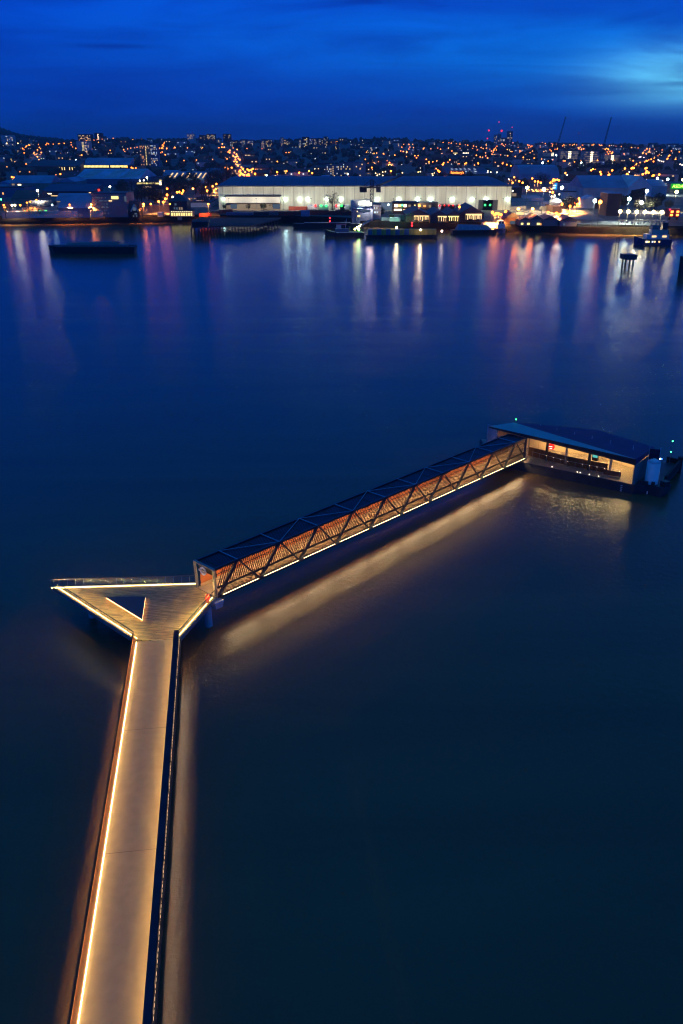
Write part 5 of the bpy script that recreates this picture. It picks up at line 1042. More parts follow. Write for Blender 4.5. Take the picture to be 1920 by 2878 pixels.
many(q2, [(550, 578), (570, 618), (515, 600), (455, 608), (245, 640), (98, 622), (97, 678), (82, 715), (62, 745), (190, 655), (465, 640), (530, 640), (545, 625)], 'o', ('orange lamp among trees left of the long warehouse', 'orange lamps by the parking deck'), 9, 8, .6, 3500, 2)
many(q2, [(245, 590), (262, 590), (278, 590)], 'w', ('bright white wall light under the slit skylight shed', 'white lights under the shed wall'), 9, 5, .7)
many(q3, [(590, 335), (630, 350), (655, 360), (680, 370), (702, 382), (600, 345), (480, 352), (505, 392), (540, 428), (880, 215), (890, 240), (915, 215), (860, 280), (830, 280), (805, 275), (880, 258), (935, 320), (965, 318), (1010, 345), (1030, 355), (1065, 375), (1100, 375), (1195, 400), (1200, 385), (1407, 385), (1255, 357), (1013, 255), (1082, 255), (1170, 260), (1275, 275), (560, 298), (645, 298), (210, 215), (220, 190), (740, 205), (832, 215), (1395, 392), (1515, 385), (1535, 330), (1500, 315)], 'o', HO)
many(q3, [(350, 218), (392, 222), (422, 218), (345, 190), (455, 180), (370, 180), (460, 205), (520, 250), (530, 290), (545, 300), (635, 185), (655, 178), (740, 158), (775, 155), (1110, 190), (1165, 192), (1215, 165), (1330, 178), (1290, 185), (1385, 185), (1400, 190), (1350, 200), (1020, 245), (118, 238), (425, 320), (815, 400), (905, 302), (700, 320), (695, 268), (1360, 268), (1422, 265), (15, 442), (60, 180), (20, 345), (985, 432), (1270, 395), (1325, 395), (475, 250)], 'w', HW, 3, 6, .55)
many(q3, [(575, 480), (640, 470), (665, 465), (610, 490), (590, 500), (965, 470), (985, 465), (940, 495), (1100, 500), (1115, 480), (1108, 520), (800, 495), (820, 475), (860, 515), (760, 520), (700, 515), (930, 520), (580, 515), (985, 495), (960, 505), (1180, 515), (880, 505), (640, 500), (1095, 485), (845, 490), (780, 510)], 'y', ('pale yellow car park lamp behind the right half of the warehouse', 'car park lamps behind the warehouse'), 6, 9, .7, 2500, 5)
many(q3, [(715, 460), (1130, 440), (1160, 465), (1080, 455), (1145, 455), (1190, 400), (1120, 450), (275, 520), (330, 515), (490, 520), (1210, 515)], 'o', ('orange lamp beside the car park behind the warehouse', 'orange lamps by the car park'), 7, 9, .8, 3000, 3)
many(q4, [(455, 520), (480, 510), (500, 490), (515, 480), (530, 500), (545, 515), (560, 490), (430, 535), (410, 560), (375, 575), (400, 590), (520, 525), (845, 492), (850, 500), (815, 538), (790, 545), (780, 560), (755, 575), (740, 585), (900, 510), (885, 520), (870, 500), (655, 470), (1170, 485), (1165, 508), (1150, 572), (1135, 560), (1200, 550), (1230, 540), (1225, 555), (1035, 465), (300, 635), (182, 630), (260, 655), (325, 665), (205, 738), (50, 728), (627, 765), (575, 750), (520, 735), (1448, 488), (1525, 525), (1510, 545), (1530, 570), (1545, 550), (1500, 530)], 'o', HO, 4, 8, .75, 2500, 8)
many(q4, [(885, 458), (905, 458), (925, 458), (955, 456), (310, 475), (300, 492), (550, 630), (70, 558), (605, 485), (690, 430), (720, 495), (340, 405), (360, 405), (1065, 465), (1270, 440), (1340, 475), (35, 455), (15, 430), (1045, 518), (970, 550), (680, 378), (710, 372), (740, 375), (810, 380), (455, 768), (470, 768), (835, 545), (600, 655), (150, 665)], 'w', HW, 3, 6, .55)
many(q5, [(235, 525), (280, 545), (240, 570), (215, 540), (250, 555), (265, 580), (158, 488), (595, 545), (600, 555), (620, 580), (575, 540), (560, 555), (655, 590), (640, 605), (600, 610), (585, 585), (540, 655), (515, 500), (500, 505), (570, 635), (1045, 605), (1055, 590), (1075, 565), (1100, 545), (1135, 545), (1090, 610), (1380, 640), (1370, 670), (1395, 630), (1360, 680), (1185, 710), (1470, 680), (1130, 580)], 'o', HO, 4, 8, .8, 2500, 6)
many(q5, [(30, 440), (55, 475), (305, 407), (345, 495), (405, 505), (465, 432), (640, 500), (670, 505), (700, 530), (715, 530), (790, 545), (580, 460), (680, 455), (835, 452), (815, 452), (855, 455), (1145, 468), (1305, 475), (1178, 518), (945, 525), (950, 625), (860, 550), (810, 625), (905, 655), (1195, 600), (1220, 580), (1295, 590), (1285, 632), (1430, 600), (1475, 655), (1540, 665), (1440, 540), (1450, 475), (1510, 550), (735, 745), (82, 745), (1480, 555), (1170, 610)], 'w', HW, 3, 6, .6)
many(q5, [(1020, 650), (1060, 660), (1100, 670), (1140, 680), (1245, 690), (1265, 700), (1290, 708), (1315, 712), (1505, 735), (1530, 745), (1555, 755), (1000, 655)], 'p', ('pinkish light in the bright line of a raised road on the right', 'lights along the raised road'), 6, 4, .9)
many(q5, [(815, 800), (915, 790), (900, 800), (930, 795), (1095, 795), (1080, 800), (840, 875), (850, 880), (650, 825), (610, 880), (600, 890), (400, 810), (375, 825), (430, 820), (495, 845), (505, 875), (540, 945), (530, 940), (565, 960), (900, 915), (855, 958), (905, 975), (1000, 975), (985, 940), (1095, 835), (1120, 855), (1085, 860), (1045, 875), (1170, 905), (1260, 880), (285, 868), (45, 860), (335, 990), (1185, 890)], 'o', ('orange street lamp in the streets behind the right hand sheds', 'orange lamps behind the right hand sheds'), 8, 9, .85, 5000, 3)
many(q5, [(870, 845), (740, 940), (770, 945), (1095, 945), (1300, 960), (65, 885), (950, 940), (430, 950)], 'w', ('white lamp in the streets behind the right hand sheds', 'white lamps behind the right hand sheds'), 6, 8, .7)
many(q4, [(1015, 985), (905, 930), (940, 968), (670, 915), (720, 885), (735, 965), (1230, 945), (1190, 960), (1170, 965), (1205, 950), (1250, 955), (1180, 940), (980, 970), (780, 985), (1170, 1110), (590, 1010), (650, 985), (1140, 985)], 'o', ('orange lamp around the curved retail hall', 'orange lamps around the retail hall'), 8, 8, .7, 4500, 2)
many(q4, [(1133, 1105), (1255, 1135), (1195, 1150), (1190, 1170), (1155, 1165), (650, 1092), (330, 832), (368, 848), (448, 848), (600, 940)], 'w', ('white lamp post in the lorry yard', 'white lamps in the lorry yard'), 8, 9, .6, 3000, 2)
many(q4, [(1450, 1240), (1510, 1190), (1490, 1265), (1395, 1290), (1290, 1265), (1380, 1360), (1250, 1400), (1110, 1370), (1220, 1380), (390, 1370), (420, 1400), (470, 1390), (560, 1360), (500, 1400), (440, 1385)], 'o', ('orange lamp low in the storage yard by the river houses', 'orange lamps in the storage yard'), 8, 6, .6, 5200, 1)
random.seed(77)
for k_ in range(20):                     # strings of street lamps along the hillside streets
    u = random.choice((random.uniform(-.38, -.16), random.uniform(.0, .4), random.uniform(.1, .4))); Y = random.uniform(1150, 2100); X = u * Y; a_ = random.uniform(-.5, .5) + random.choice((0, math.pi / 2)); st = random.uniform(22, 34)
    for j in range(random.randint(6, 13)):
        x, y = X + math.cos(a_) * st * j + random.uniform(-3, 3), Y + math.sin(a_) * st * j
        m_ = em('lamp_o_7', LCOL['o'], 7)
        if m_ not in FARM: FARM.append(m_)
        FAR.ico((x, y, T(x, y) + 11), random.uniform(.6, 1.1), FARM.index(m_))
tag(FAR.build('distant_lights', FARM), 'hundreds of tiny street and window lights sprinkled over the far hillside', 'lights', kind='stuff')
# single lamps that stand out
B = 90
lamp(q1, 345, 640, 'w', B, 14, .8, 'brilliant white lamp among the sheds on the far left', None, 14000, 'floodlight')
lamp(q1, 1010, 605, 'w', 60, 12, .7, 'bright white lamp above the grey office block', None, 9000, 'floodlight')
lamp(q1, 1350, 520, 'y', 60, 14, .8, 'bright lamp above the left trees beside two smaller ones', None, 9000, 'floodlight')
lamp(q1, 1285, 548, 'w', 14, 10, .7, 'left of two smaller white lamps under the bright one', None); lamp(q1, 1320, 545, 'w', 14, 10, .7, 'right of two smaller white lamps under the bright one', None)
lamp(q1, 697, 358, 'c', 16, 12, 1.0, 'greenish white lamp over the stadium roof', None)
lamp(q1, 62, 205, 'y', 8, 9, 1.2, 'yellow lamp at the foot of the far left tower block', None); lamp(q1, 165, 205, 'y', 8, 9, 1.2, 'yellow lamp right of the far left tower block', None)
for x, y, k, s, w_, lab in ((1320, 785, 'o', 70, 9000, 'strong orange lamp right of the gabled black house'), (1385, 765, 'o', 20, 5000, 'second orange lamp right of the gabled black house'), (1455, 740, 'o', 20, 5000, 'third orange lamp right of the gabled black house'), (1520, 715, 'o', 26, 6000, 'fourth orange lamp right of the gabled black house by the pub'), (1537, 676, 'o', 16, 0, 'orange lamp higher among the trees behind the pub'), (845, 830, 'o', 60, 9000, 'orange lamp at the corner of the dark blue shed'), (45, 832, 'o', 34, 7000, 'orange lamp behind the bare tree at the left edge'), (118, 815, 'w', 50, 6000, 'white lamp at the left of the scrap yard'), (150, 852, 'y', 40, 5000, 'yellow lamp low in the scrap yard'), (190, 795, 'o', 16, 5000, 'orange lamp at the top of the scrap yard'), (247, 750, 'o', 9, 3000, 'left of three orange lamps under the pink roofed shed'), (278, 742, 'o', 9, 3000, 'middle of three orange lamps under the pink roofed shed'), (335, 725, 'o', 12, 5000, 'right of three orange lamps under the pink roofed shed'), (10, 720, 'g', 14, 0, 'green lamp at the left edge of the far bank'), (480, 775, 'c', 12, 0, 'bluish white lamp at the corner of the scrap store'), (640, 770, 'o', 9, 16000, 'orange lamp added before the shed front in the left yard')):  # last lamp is added to wash the shed front in orange
    lamp(q1, x, y, k, s, 8, .6, lab, None, w_ * 1.6)
for x, y, k, s, w_, lab in ((335, 622, 'o', 70, 12000, 'strong orange lamp in the trees left of the warehouse'), (150, 700, 'y', 40, 6000, 'yellow white lamp behind the pub'), (20, 740, 'o', 30, 7000, 'orange lamp at the left of the pub'), (210, 650, 'o', 30, 6000, 'orange lamp in the trees above the pub'), (232, 665, 'o', 26, 0, 'lower right neighbour of the orange lamp above the pub'), (478, 798, 'o', 30, 6000, 'orange lamp on the quay left of the jetty boundary wall'), (1012, 500, 'c', 40, 6000, 'greenish white lamp behind the left end of the warehouse roof'), (128, 808, 'o', 14, 4000, 'orange lamp on the left wall of the pub')):
    lamp(q2, x, y, k, s, 8, .65, lab, None, w_ * 1.8)
for x, y, k, s, w_, lab in ((525, 872, 'p', 200, 4000, 'brilliant pinkish lamp over the jetty conveyor'), (320, 488, 'c', 20, 4000, 'greenish lamp in front of the grey flats'), (430, 760, 'c', 26, 5000, 'cool lamp on the white dock office'), (975, 795, 'o', 30, 5000, 'orange lamp over the left boat shed roof'), (1343, 810, 'o', 20, 4000, 'orange lamp over the right boat shed roofs'), (815, 880, 'g', 5, 3000, 'green lamp in the yard beside the boat sheds'), (690, 880, 'c', 5, 3000, 'cool lamp in the yard beside the boat sheds')):
    lamp(q3, x, y, k, s, 10, .7, lab, None, w_)
for x, y, k, s, w_, lab in ((725, 1325, 'o', 100, 9000, 'left of two strong orange lamps above the river houses'), (910, 1325, 'o', 120, 9000, 'right of two strong orange lamps above the river houses'), (840, 1050, 'y', 110, 13000, 'brilliant lamp at the back of the lorry yard'), (1290, 1050, 'w', 120, 9000, 'brilliant lamp beside the upright blue sign'), (1055, 1070, 'w', 60, 8000, 'white lamp between the two brilliant yard lamps'), (1040, 728, 'c', 70, 9000, 'cool floodlight left of the scaffolded flats'), (1215, 628, 'c', 34, 0, 'cool floodlight before the unlit grey flats')):
    lamp(q4, x, y, k, s, 9 if k == 'o' else 16, .8 if k == 'o' else 1.1, lab, None, w_, 'floodlight', ang=95 if k == 'o' else 150, tgt=(0, 6) if k == 'o' else None)
for x, y, k, s, w_, lab in ((248, 725, 'c', 70, 7000, 'cool floodlight between the two tallest scaffolded flats'), (1100, 1092, 'w', 260, 20000, 'brilliant floodlight before the long pale shed'), (1485, 1105, 'y', 190, 15000, 'brilliant floodlight under the green store sign'), (870, 1195, 'c', 110, 12000, 'cool floodlight right of the brown tower'), (1235, 930, 'c', 90, 9000, 'left of two cool floodlights behind the pale shed'), (1370, 940, 'c', 90, 9000, 'right of two cool floodlights behind the pale shed'), (1030, 1250, 'c', 26, 0, 'small cool lamp in the dark yard on the right'), (425, 1220, 'c', 60, 9000, 'cool lamp on the small white floodlit shed'), (485, 1320, 'o', 70, 12000, 'strong orange lamp left of the brown tower'), (1565, 945, 'y', 60, 0, 'yellow floodlight at the right edge above the green sign')):
    lamp(q5, x, y, k, s * .5, 14, 1.1, lab, None, w_ * 2.2, 'floodlight')
ORD = ('first', 'second', 'third', 'fourth', 'fifth', 'last')
for i, (x, y) in enumerate([(745, 1425), (850, 1430), (960, 1435), (1068, 1437), (1175, 1442), (1283, 1447)]):
    lamp(q5, x, y, 'y', 40, 9, 1.05, ORD[i] + ' from the left of six brilliant floodlights over the conveyor pier', None, 9000, 'floodlight', tgt=(0, 3), ang=120)
# red aviation lights on slender masts
for x, y, k, r, lab in ((455, 198, 'r', 1.6, 'highest red light on a mast above the right skyline'), (330, 308, 'r', 2.6, 'large red light on a mast left of the skyline towers'), (495, 312, 'r', 3.0, 'largest red light on a mast over the dark narrow tower'), (627, 268, 'r', 1.5, 'red light above the tallest skyline tower'), (318, 412, 'r', 2.0, 'low red light near the ridge at the left of the group'), (1488, 345, 'r', 1.1, 'faint red light in the sky right of the boom')):
    px, py = q4(x, y); X, Y, Z = G(px, 408 if px < 1600 else 412); zt = zat(Y, py)
    o = thing('aviation_mast', lab, 'mast', (X, Y, Z)); b = MB(); b.tube((0, 0, 0), (0, 0, zt - Z), .35, .12, n=5); b.build('mast', M_steel, o, True); b = MB(); b.ico((0, 0, zt - Z), r, sub=1); b.build('red_lamp', em('lamp_red_mast', LCOL['r'], 2.2), o, True)
# two luffing crane booms
for q, a, c, lab in ((q4, (1228, 455), (1296, 132), 'dark crane boom leaning on the skyline left of its twin'), (q5, (533, 470), (588, 138), 'dark crane boom leaning on the skyline at the right')):
    px, py = q(*a); X, Y, Z = G(px, 425); d_ = dep(Y, Z); x2 = X + (q(*c)[0] - q(*a)[0]) * d_ / F; zt = zat(Y, q(*c)[1]); zb_ = zat(Y, py)
    o = thing('crane_boom', lab, 'crane', (X, Y, Z)); b = MB(); n = 16
    p0, p1 = Vector((X, Y, zb_ - 4)), Vector((x2, Y, zt)); w_ = 1.3
    for sx, sy in ((-1, -1), (1, -1), (1, 1), (-1, 1)): b.bar(p0 + Vector((sx * w_, sy * w_, 0)), p1 + Vector((sx * w_ * .5, sy * w_ * .5, 0)), .5, .5)
    for i in range(n):
        u, v = p0.lerp(p1, i / n), p0.lerp(p1, (i + 1) / n); s_ = 1 if i % 2 else -1
        b.bar(u + Vector((s_ * w_, -w_, 0)), v + Vector((-s_ * w_ * .9, -w_, 0)), .35, .35)
    b.build('boom', mat('crane_black', (.012, .012, .02), .7), o)
    b = MB(); b.box(X, Y, (Z + zb_ - 4) / 2, 6, 6, zb_ - Z); b.build('base', M_black, o); b = MB(); b.ico(tuple(p1), .9); b.build('tip', M_steel, o)
# ================================================================== RIVERSIDE
def hull(mb_, L_, B_, Hd, bow=.22, stern=.06, sheer=.6, mi=0, flare=.85):
    n = 14; top = []; bot = []
    for i in range(n + 1):
        u = i / n; x = -L_ / 2 + L_ * u
        f = 1.0
        if u > 1 - bow: f = max(.02, 1 - ((u - (1 - bow)) / bow) ** 2)
        if u < stern: f = min(f, .8 + .2 * u / stern)
        zz = Hd + sheer * max(0, (u - .6) / .4) ** 2
        top.append((x, B_ / 2 * f, zz)); bot.append((x * (.97), B_ / 2 * f * flare, -.5))
    for i in range(n):
        for s_ in (1, -1):
            q = [(top[i][0], s_ * top[i][1], top[i][2]), (top[i + 1][0], s_ * top[i + 1][1], top[i + 1][2]), (bot[i + 1][0], s_ * bot[i + 1][1], -.5), (bot[i][0], s_ * bot[i][1], -.5)]
            mb_.face(q if s_ < 0 else q[::-1], mi)
        mb_.face([(top[i][0], -top[i][1], top[i][2] - .25), (top[i + 1][0], -top[i + 1][1], top[i + 1][2] - .25), (top[i + 1][0], top[i + 1][1], top[i + 1][2] - .25), (top[i][0], top[i][1], top[i][2] - .25)], mi)
    mb_.face([(top[0][0], -top[0][1], top[0][2]), (top[0][0], top[0][1], top[0][2]), (bot[0][0], bot[0][1], -.5), (bot[0][0], -bot[0][1], -.5)], mi)
def at(px, py, z=0): return P(px, py, z)
M_hull = mat('hull_black', (.02, .022, .028), .5)
# moored barge at the left
X, Y, _ = at(261, 711); k_ = dep(Y, 0) / F; Lb = 246 * k_
bg = thing('moored_barge', 'long dark barge moored alone on the left of the river', 'barge', (X, Y, 0), math.pi)
b = MB(); hull(b, Lb, 8, 3.2, .14, .05, .5, flare=.8); b.build('hull', M_hull, bg, True)
b = MB(); b.box(-2, 0, 3.5, Lb * .72, 6.2, .9); b.build('coaming', mat('coaming_grey', (.14, .16, .18), .6), bg, True)
b = MB(); b.hexa([(-Lb * .3, -2.4, 4.0), (Lb * .28, -2.4, 4.0), (Lb * .28, 2.4, 4.0), (-Lb * .3, 2.4, 4.0), (-Lb * .3, -1.2, 5.2), (Lb * .27, -1.2, 4.9), (Lb * .27, 1.2, 4.9), (-Lb * .3, 1.2, 5.2)]); b.build('hatch_cover', WC['grey'], bg, True)
b = MB(); b.bar((-Lb * .34, -1, 4.4), (-Lb * .27, -1, 5.6), .3, .3); b.bar((-Lb * .27, -1, 5.6), (-Lb * .22, -1, 4.2), .25, .25); b.build('davit', M_grey, bg, True)
b = MB(); b.box(Lb * .02, -2.6, 4.3, 2.2, .8, .8); b.build('deck_box', M_pale, bg, True)
for u in (-.42, -.1, .2, .42): b = MB(); b.tube((u * Lb, -3.4, 3.1), (u * Lb, -3.4, 3.7), .2, n=6); b.build('bitt', M_steel, bg, True)
# timber jetty on piles
jp = [P(537, 640, 4.4), P(566, 636, 4.4), P(712, 634, 4.4), P(780, 617, 4.4), P(790, 612, 4.4), P(565, 612, 4.4), P(540, 618, 4.4)]
jt = thing('timber_jetty', 'dark timber jetty on rows of piles left of the tug', 'jetty', (jp[0][0], jp[0][1], 0))
b = MB(); b.prism([(p[0], p[1]) for p in jp], 3.9, 4.5); b.build('deck', mat('jetty_timber', (.05, .045, .04), .9), jt)
def along(a, c, n): return [(a[0] + (c[0] - a[0]) * i / n, a[1] + (c[1] - a[1]) * i / n) for i in range(n + 1)]
for x, y in along(jp[1], jp[2], 17) + along(jp[2], jp[3], 8) + along(jp[0], jp[1], 3):
    b = MB(); b.tube((x, y + .4, -3), (x, y + .4, 4.0), .36, n=7); b.build('pile', M_black, jt)
b = MB(); b.box(jp[0][0] + 5, jp[0][1] + 5, 6, 9, 7, 3); b.build('pump_hut', M_black, jt)
for a, c in ((jp[1], jp[2]), (jp[2], jp[3])):
    b = MB(); b.bar((a[0], a[1], 5.5), (c[0], c[1], 5.5), .12, .12); n = int((Vector(c) - Vector(a)).length / 3)
    for x, y in along(a, c, n): b.bar((x, y, 4.5), (x, y, 5.5), .12, .12)
    b.build('railing', M_steel, jt)
# second quay arm and moored flat barge
X, Y, _ = at(920, 641); bg2 = thing('flat_barge', 'dark flat barge lying against the quay behind the tug', 'barge', (X, Y + 2, 0), math.pi)
b = MB(); hull(b, 195 * dep(Y, 0) / F, 8, 2.6, .08, .05, .2); b.build('hull', M_hull, bg2, True); b = MB(); b.box(0, 0, 2.9, 130 * dep(Y, 0) / F, 5.5, .6); b.build('coaming', M_steel, bg2, True)
# tug
X, Y, _ = at(968, 664); k_ = dep(Y, 0) / F; Lt = 112 * k_
tg = thing('river_tug', 'dark river tug with a pale wheelhouse heading left', 'tug', (X, Y, 0), math.pi)
b = MB(); hull(b, Lt, 7, 2.2, .3, .12, 1.9); b.build('hull', mat('tug_hull', (.03, .035, .05), .4), tg, True)
b = MB(); b.bar((-Lt * .45, -3.3, 2.35), (Lt * .2, -3.5, 2.35), .2, .3); b.bar((-Lt * .45, 3.3, 2.35), (Lt * .2, 3.5, 2.35), .2, .3); b.build('rubbing_strake', M_pale, tg, True)
b = MB(); b.box(Lt * .06, 0, 3.1, Lt * .34, 4.2, 2.2); b.build('deckhouse', WC['blue'], tg, True)
b = MB(); b.box(Lt * .14, 0, 5.2, Lt * .12, 3.4, 2.2); wh_ = b.build('wheelhouse', WC['pale'], tg, True)
b = MB(); b.box(Lt * .08, 0, 6.4, Lt * .26, 3.8, .25); b.build('awning', mat('awning_red', (.6, .06, .12), .6), tg, True)
for u in (-1.1, 0, 1.1):
    b = MB(); b.box(Lt * .14 + .02, 0, 5.5, Lt * .12 + .1, .7, .9); b.build('window', EW['s'], wh_, False).location = (0, u, 0)
b = MB(); b.tube((-Lt * .02, 0, 3), (-Lt * .05, 0, 9.5), .14, n=6); b.bar((-Lt * .07, 0, 8.2), (0, 0, 8.2), .1, .1); b.build('mast', M_pale, tg, True)
b = MB(); b.tube((-Lt * .12, 0, 3), (-Lt * .12, 0, 5.4), .6, n=10); b.build('funnel', M_steel, tg, True)
b = MB(); b.ico((-Lt * .36, -1, 3.6), .7); b.build('deck_lamp', em('deck_green', (.35, 1, .15), 26), tg, True)
spot(tg, (X + Lt * .36, Y - 1, 6.5), (X + Lt * .40, Y - 1, 2), 2500, (.6, 1, .3), 150)
# container barge
X, Y, _ = at(1130, 671); k_ = dep(Y, 0) / F; Lc = 206 * k_
cb = thing('container_barge', 'long black barge loaded with a line of yellow and grey containers', 'barge', (X, Y + 3, 0), 0)
b = MB(); hull(b, Lc, 9, 2.0, .1, .05, .5); b.build('hull', M_hull, cb, True)
m_y, m_g = mat('box_ochre', (.62, .42, .07), .6), mat('box_slate', (.14, .2, .26), .6)
pat = 'gygygygygygyyygyy'; c0 = at(*q3(490, 1040))[0]; c1 = at(*q3(1096, 1045))[0]; n = 15; cw = (c1 - c0) / n
for i in range(n):
    yel = i % 2 == 1 or i > 9
    b = MB(); b.box(0, 0, 1.45, cw * .94, 4.6, 2.9)
    for j in range(5): b.box(-cw * .44 + cw * .22 * j, -2.34, 1.45, .14, .12, 2.9)
    b.box(0, -2.36, 2.8, cw * .94, .14, .2); b.box(0, -2.36, .1, cw * .94, .14, .2)
    o = b.build('cargo_container', m_y if yel else m_g); o.location = (c0 + cw * (i + .5), Y + 2.2, 2.02)
    tag(o, 'ochre container in the line along the black barge' if yel else 'slate grey container in the line along the black barge', 'container', 'ochre containers on the barge' if yel else 'grey containers on the barge')
# barges right of the sheds
for px, py, Lp, lab, rz in ((1335, 658, 130, 'tarpaulined barge moored under the tallest boat shed', .1), (1385, 652, 80, 'smaller covered barge moored beside the small tug', .15)):
    X, Y, _ = at(px, py); k_ = dep(Y, 0) / F; o = thing('covered_barge', lab, 'barge', (X, Y + 4, 0), rz); Lb = Lp * k_
    b = MB(); hull(b, Lb, 9, 2.2, .12, .05, .4); b.build('hull', M_hull, o, True)
    b = MB(); b.hexa([(-Lb * .4, -3.8, 2.2), (Lb * .36, -3.8, 2.2), (Lb * .36, 3.8, 2.2), (-Lb * .4, 3.8, 2.2), (-Lb * .36, -.8, 5.2), (Lb * .3, -.8, 4.6), (Lb * .3, .8, 4.6), (-Lb * .36, .8, 5.2)]); b.build('tarpaulin', mat('tarp_bluegrey', (.15, .22, .3), .6), o, True)
# small white tug end-on
X, Y, _ = at(1411, 656); k_ = dep(Y, 0) / F
tg = thing('launch', 'small white wheelhouse launch facing the river by the covered barges', 'launch', (X, Y + 5, 0), -math.pi / 2)
b = MB(); hull(b, 14, 27 * k_, 2.2, .4, .1, .9); b.build('hull', mat('launch_hull', (.1, .16, .24), .4), tg, True)
b = MB(); b.box(-1, 0, 3.4, 6, 4.4, 2.6); b.build('deckhouse', WC['white'], tg, True)
b = MB(); b.box(-1.3, 0, 5.6, 3.6, 3.2, 2.0); w2 = b.build('wheelhouse', WC['white'], tg, True)
for u in (-.9, .9): b = MB(); b.box(.55, u, 5.7, .12, 1.1, 1.2); b.build('window', M_black, tg, True)
b = MB(); b.tube((-1.5, 0, 6.6), (-1.5, 0, 9.6), .12, n=6); b.box(-1.5, 0, 8.6, .3, 1.8, .2); b.build('mast', M_pale, tg, True)
# lit workboat by the conveyor pier
X, Y, _ = at(1838, 690); k_ = dep(Y, 0) / F; Ls = 104 * k_
wb = thing('lit_workboat', 'floodlit white workboat lying below the six floodlights', 'workboat', (X, Y + 4, 0), math.pi)
b = MB(); hull(b, Ls, 9, 3.0, .3, .08, 1.4); b.build('hull', mat('workboat_hull', (.03, .05, .14), .35), wb, True)
b = MB(); b.box(-Ls * .1, 0, 4.1, Ls * .6, 6, 2.4); b.build('deckhouse', WC['white'], wb, True)
b = MB(); b.box(-Ls * .14, .4, 6.4, Ls * .44, 5, 2.4); b.build('upper_deck', WC['cream'], wb, True)
b = MB(); b.box(-Ls * .02, .4, 8.8, Ls * .2, 4.4, 2.2); b.build('bridge', WC['grey'], wb, True)
b = MB(); b.box(-Ls * .28, .4, 9.4, Ls * .14, 3, 3.4); b.build('funnel', M_steel, wb, True)
b = MB(); b.tube((-Ls * .06, 0, 9), (-Ls * .06, 0, 14), .15, n=6); b.bar((-Ls * .1, 0, 12.6), (-Ls * .02, 0, 12.6), .12, .12); b.build('mast', M_grey, wb, True)
for u, zz in ((-.32, 7.4), (.02, 7.4), (.16, 4.6)):
    b = MB(); b.ico((u * Ls, -3.2, zz), .55); b.build('deck_floodlight', em('boat_lamp', (1, .8, .5), 60), wb, True)
    spot(wb, (X - u * Ls, Y - 3.5, zz + .2), (X - u * Ls, Y + 4, zz - 2), 900, (1, .8, .5), 160, .3)
for u, kk in ((-.22, 'b'), (-.16, 'y'), (-.06, 'c'), (0, 'w'), (.12, 'w')): inst('porthole', WIN[kk], wb, (-u * Ls, 4.55, 1.9), 0, (.8, .3, .8)) and None
for u in (-.3, -.24, -.02, .04): inst('window', WIN['w'], wb, (u * Ls, 3.05, 4.4), 0, (1.1, .2, .9))
# conveyor pier gantry under the floodlights
p0, p1 = G(*q5(690, 1500)), G(*q5(1360, 1505)); Yg = min(p0[1], p1[1]) - 3; zg = zat(Yg, q5(0, 1472)[1])
cv = thing('conveyor_pier', 'bright pipework gantry of the conveyor pier below the six floodlights', 'gantry', (p0[0], Yg, 0))
b = MB(); b.bar((p0[0], Yg, zg), (p1[0] - 2, Yg, zg), .7, .7); b.bar((p0[0] + 4, Yg + 2, zg - 2.5), (p1[0] - 8, Yg + 2, zg - 2.5), .5, .5); b.build('pipe', WC['cream'], cv)
for i in range(9):
    x = p0[0] + (p1[0] - p0[0]) * (i + .5) / 9
    b = MB(); b.bar((x, Yg, -2), (x, Yg, zg), .5, .5); b.bar((x - 1.5, Yg, zg - 4), (x + 1.5, Yg, zg), .35, .35); b.build('trestle', WC['pale'], cv)
b = MB(); xx = P(*q5(935, 1535), 3)[0]; b.box(xx, Yg - 1, zg - 7, 16 * 1.1, 3, 4.5); b.build('hopper', WC['cream'], cv)
# navigation dolphin and post in the river
X, Y, _ = at(1767, 752); k_ = dep(Y, 0) / F
dl = thing('river_dolphin', 'dark box shaped mooring dolphin standing on four piles in the river', 'dolphin', (X, Y, 0))
z0, z1 = zat(Y, 730), zat(Y, 716); w_ = 37 * k_
b = MB(); b.hexa([(-w_ / 2, 0, z0), (w_ * .5, -1, z0), (w_ * .5, 4, z0), (-w_ / 2, 5, z0), (-w_ / 2, 0, z1), (w_ * .5, -1, z1), (w_ * .5, 4, z1), (-w_ / 2, 5, z1)]); b.build('cap', mat('dolphin_cap', (.05, .07, .09), .8), dl, True)
for u in (-.42, -.2, .12, .38): b = MB(); b.tube((u * w_, 1.5, -3), (u * w_, 1.5, z0), .42, n=8); b.build('pile', M_black, dl, True)
b = MB(); b.tube((-1, 1, z1), (-1, 1, z1 + 2), .08, n=5); b.build('marker', M_grey, dl, True)
for px, py, hpx, lab in ((1733, 703, 38, 'slim lattice post rising from the river left of the dolphin'),):
    X, Y, _ = at(px, py); o = thing('river_post', lab, 'post', (X, Y, 0)); zt = zat(Y, py - hpx)
    b = MB(); 
    for s_ in (-.7, .7): b.bar((s_, 0, -2), (s_, 0, zt), .3, .3)
    for i in range(6): b.bar((-.7, 0, zt * i / 6), (.7, 0, zt * (i + 1) / 6), .2, .2)
    b.build('lattice', M_black, o, True)
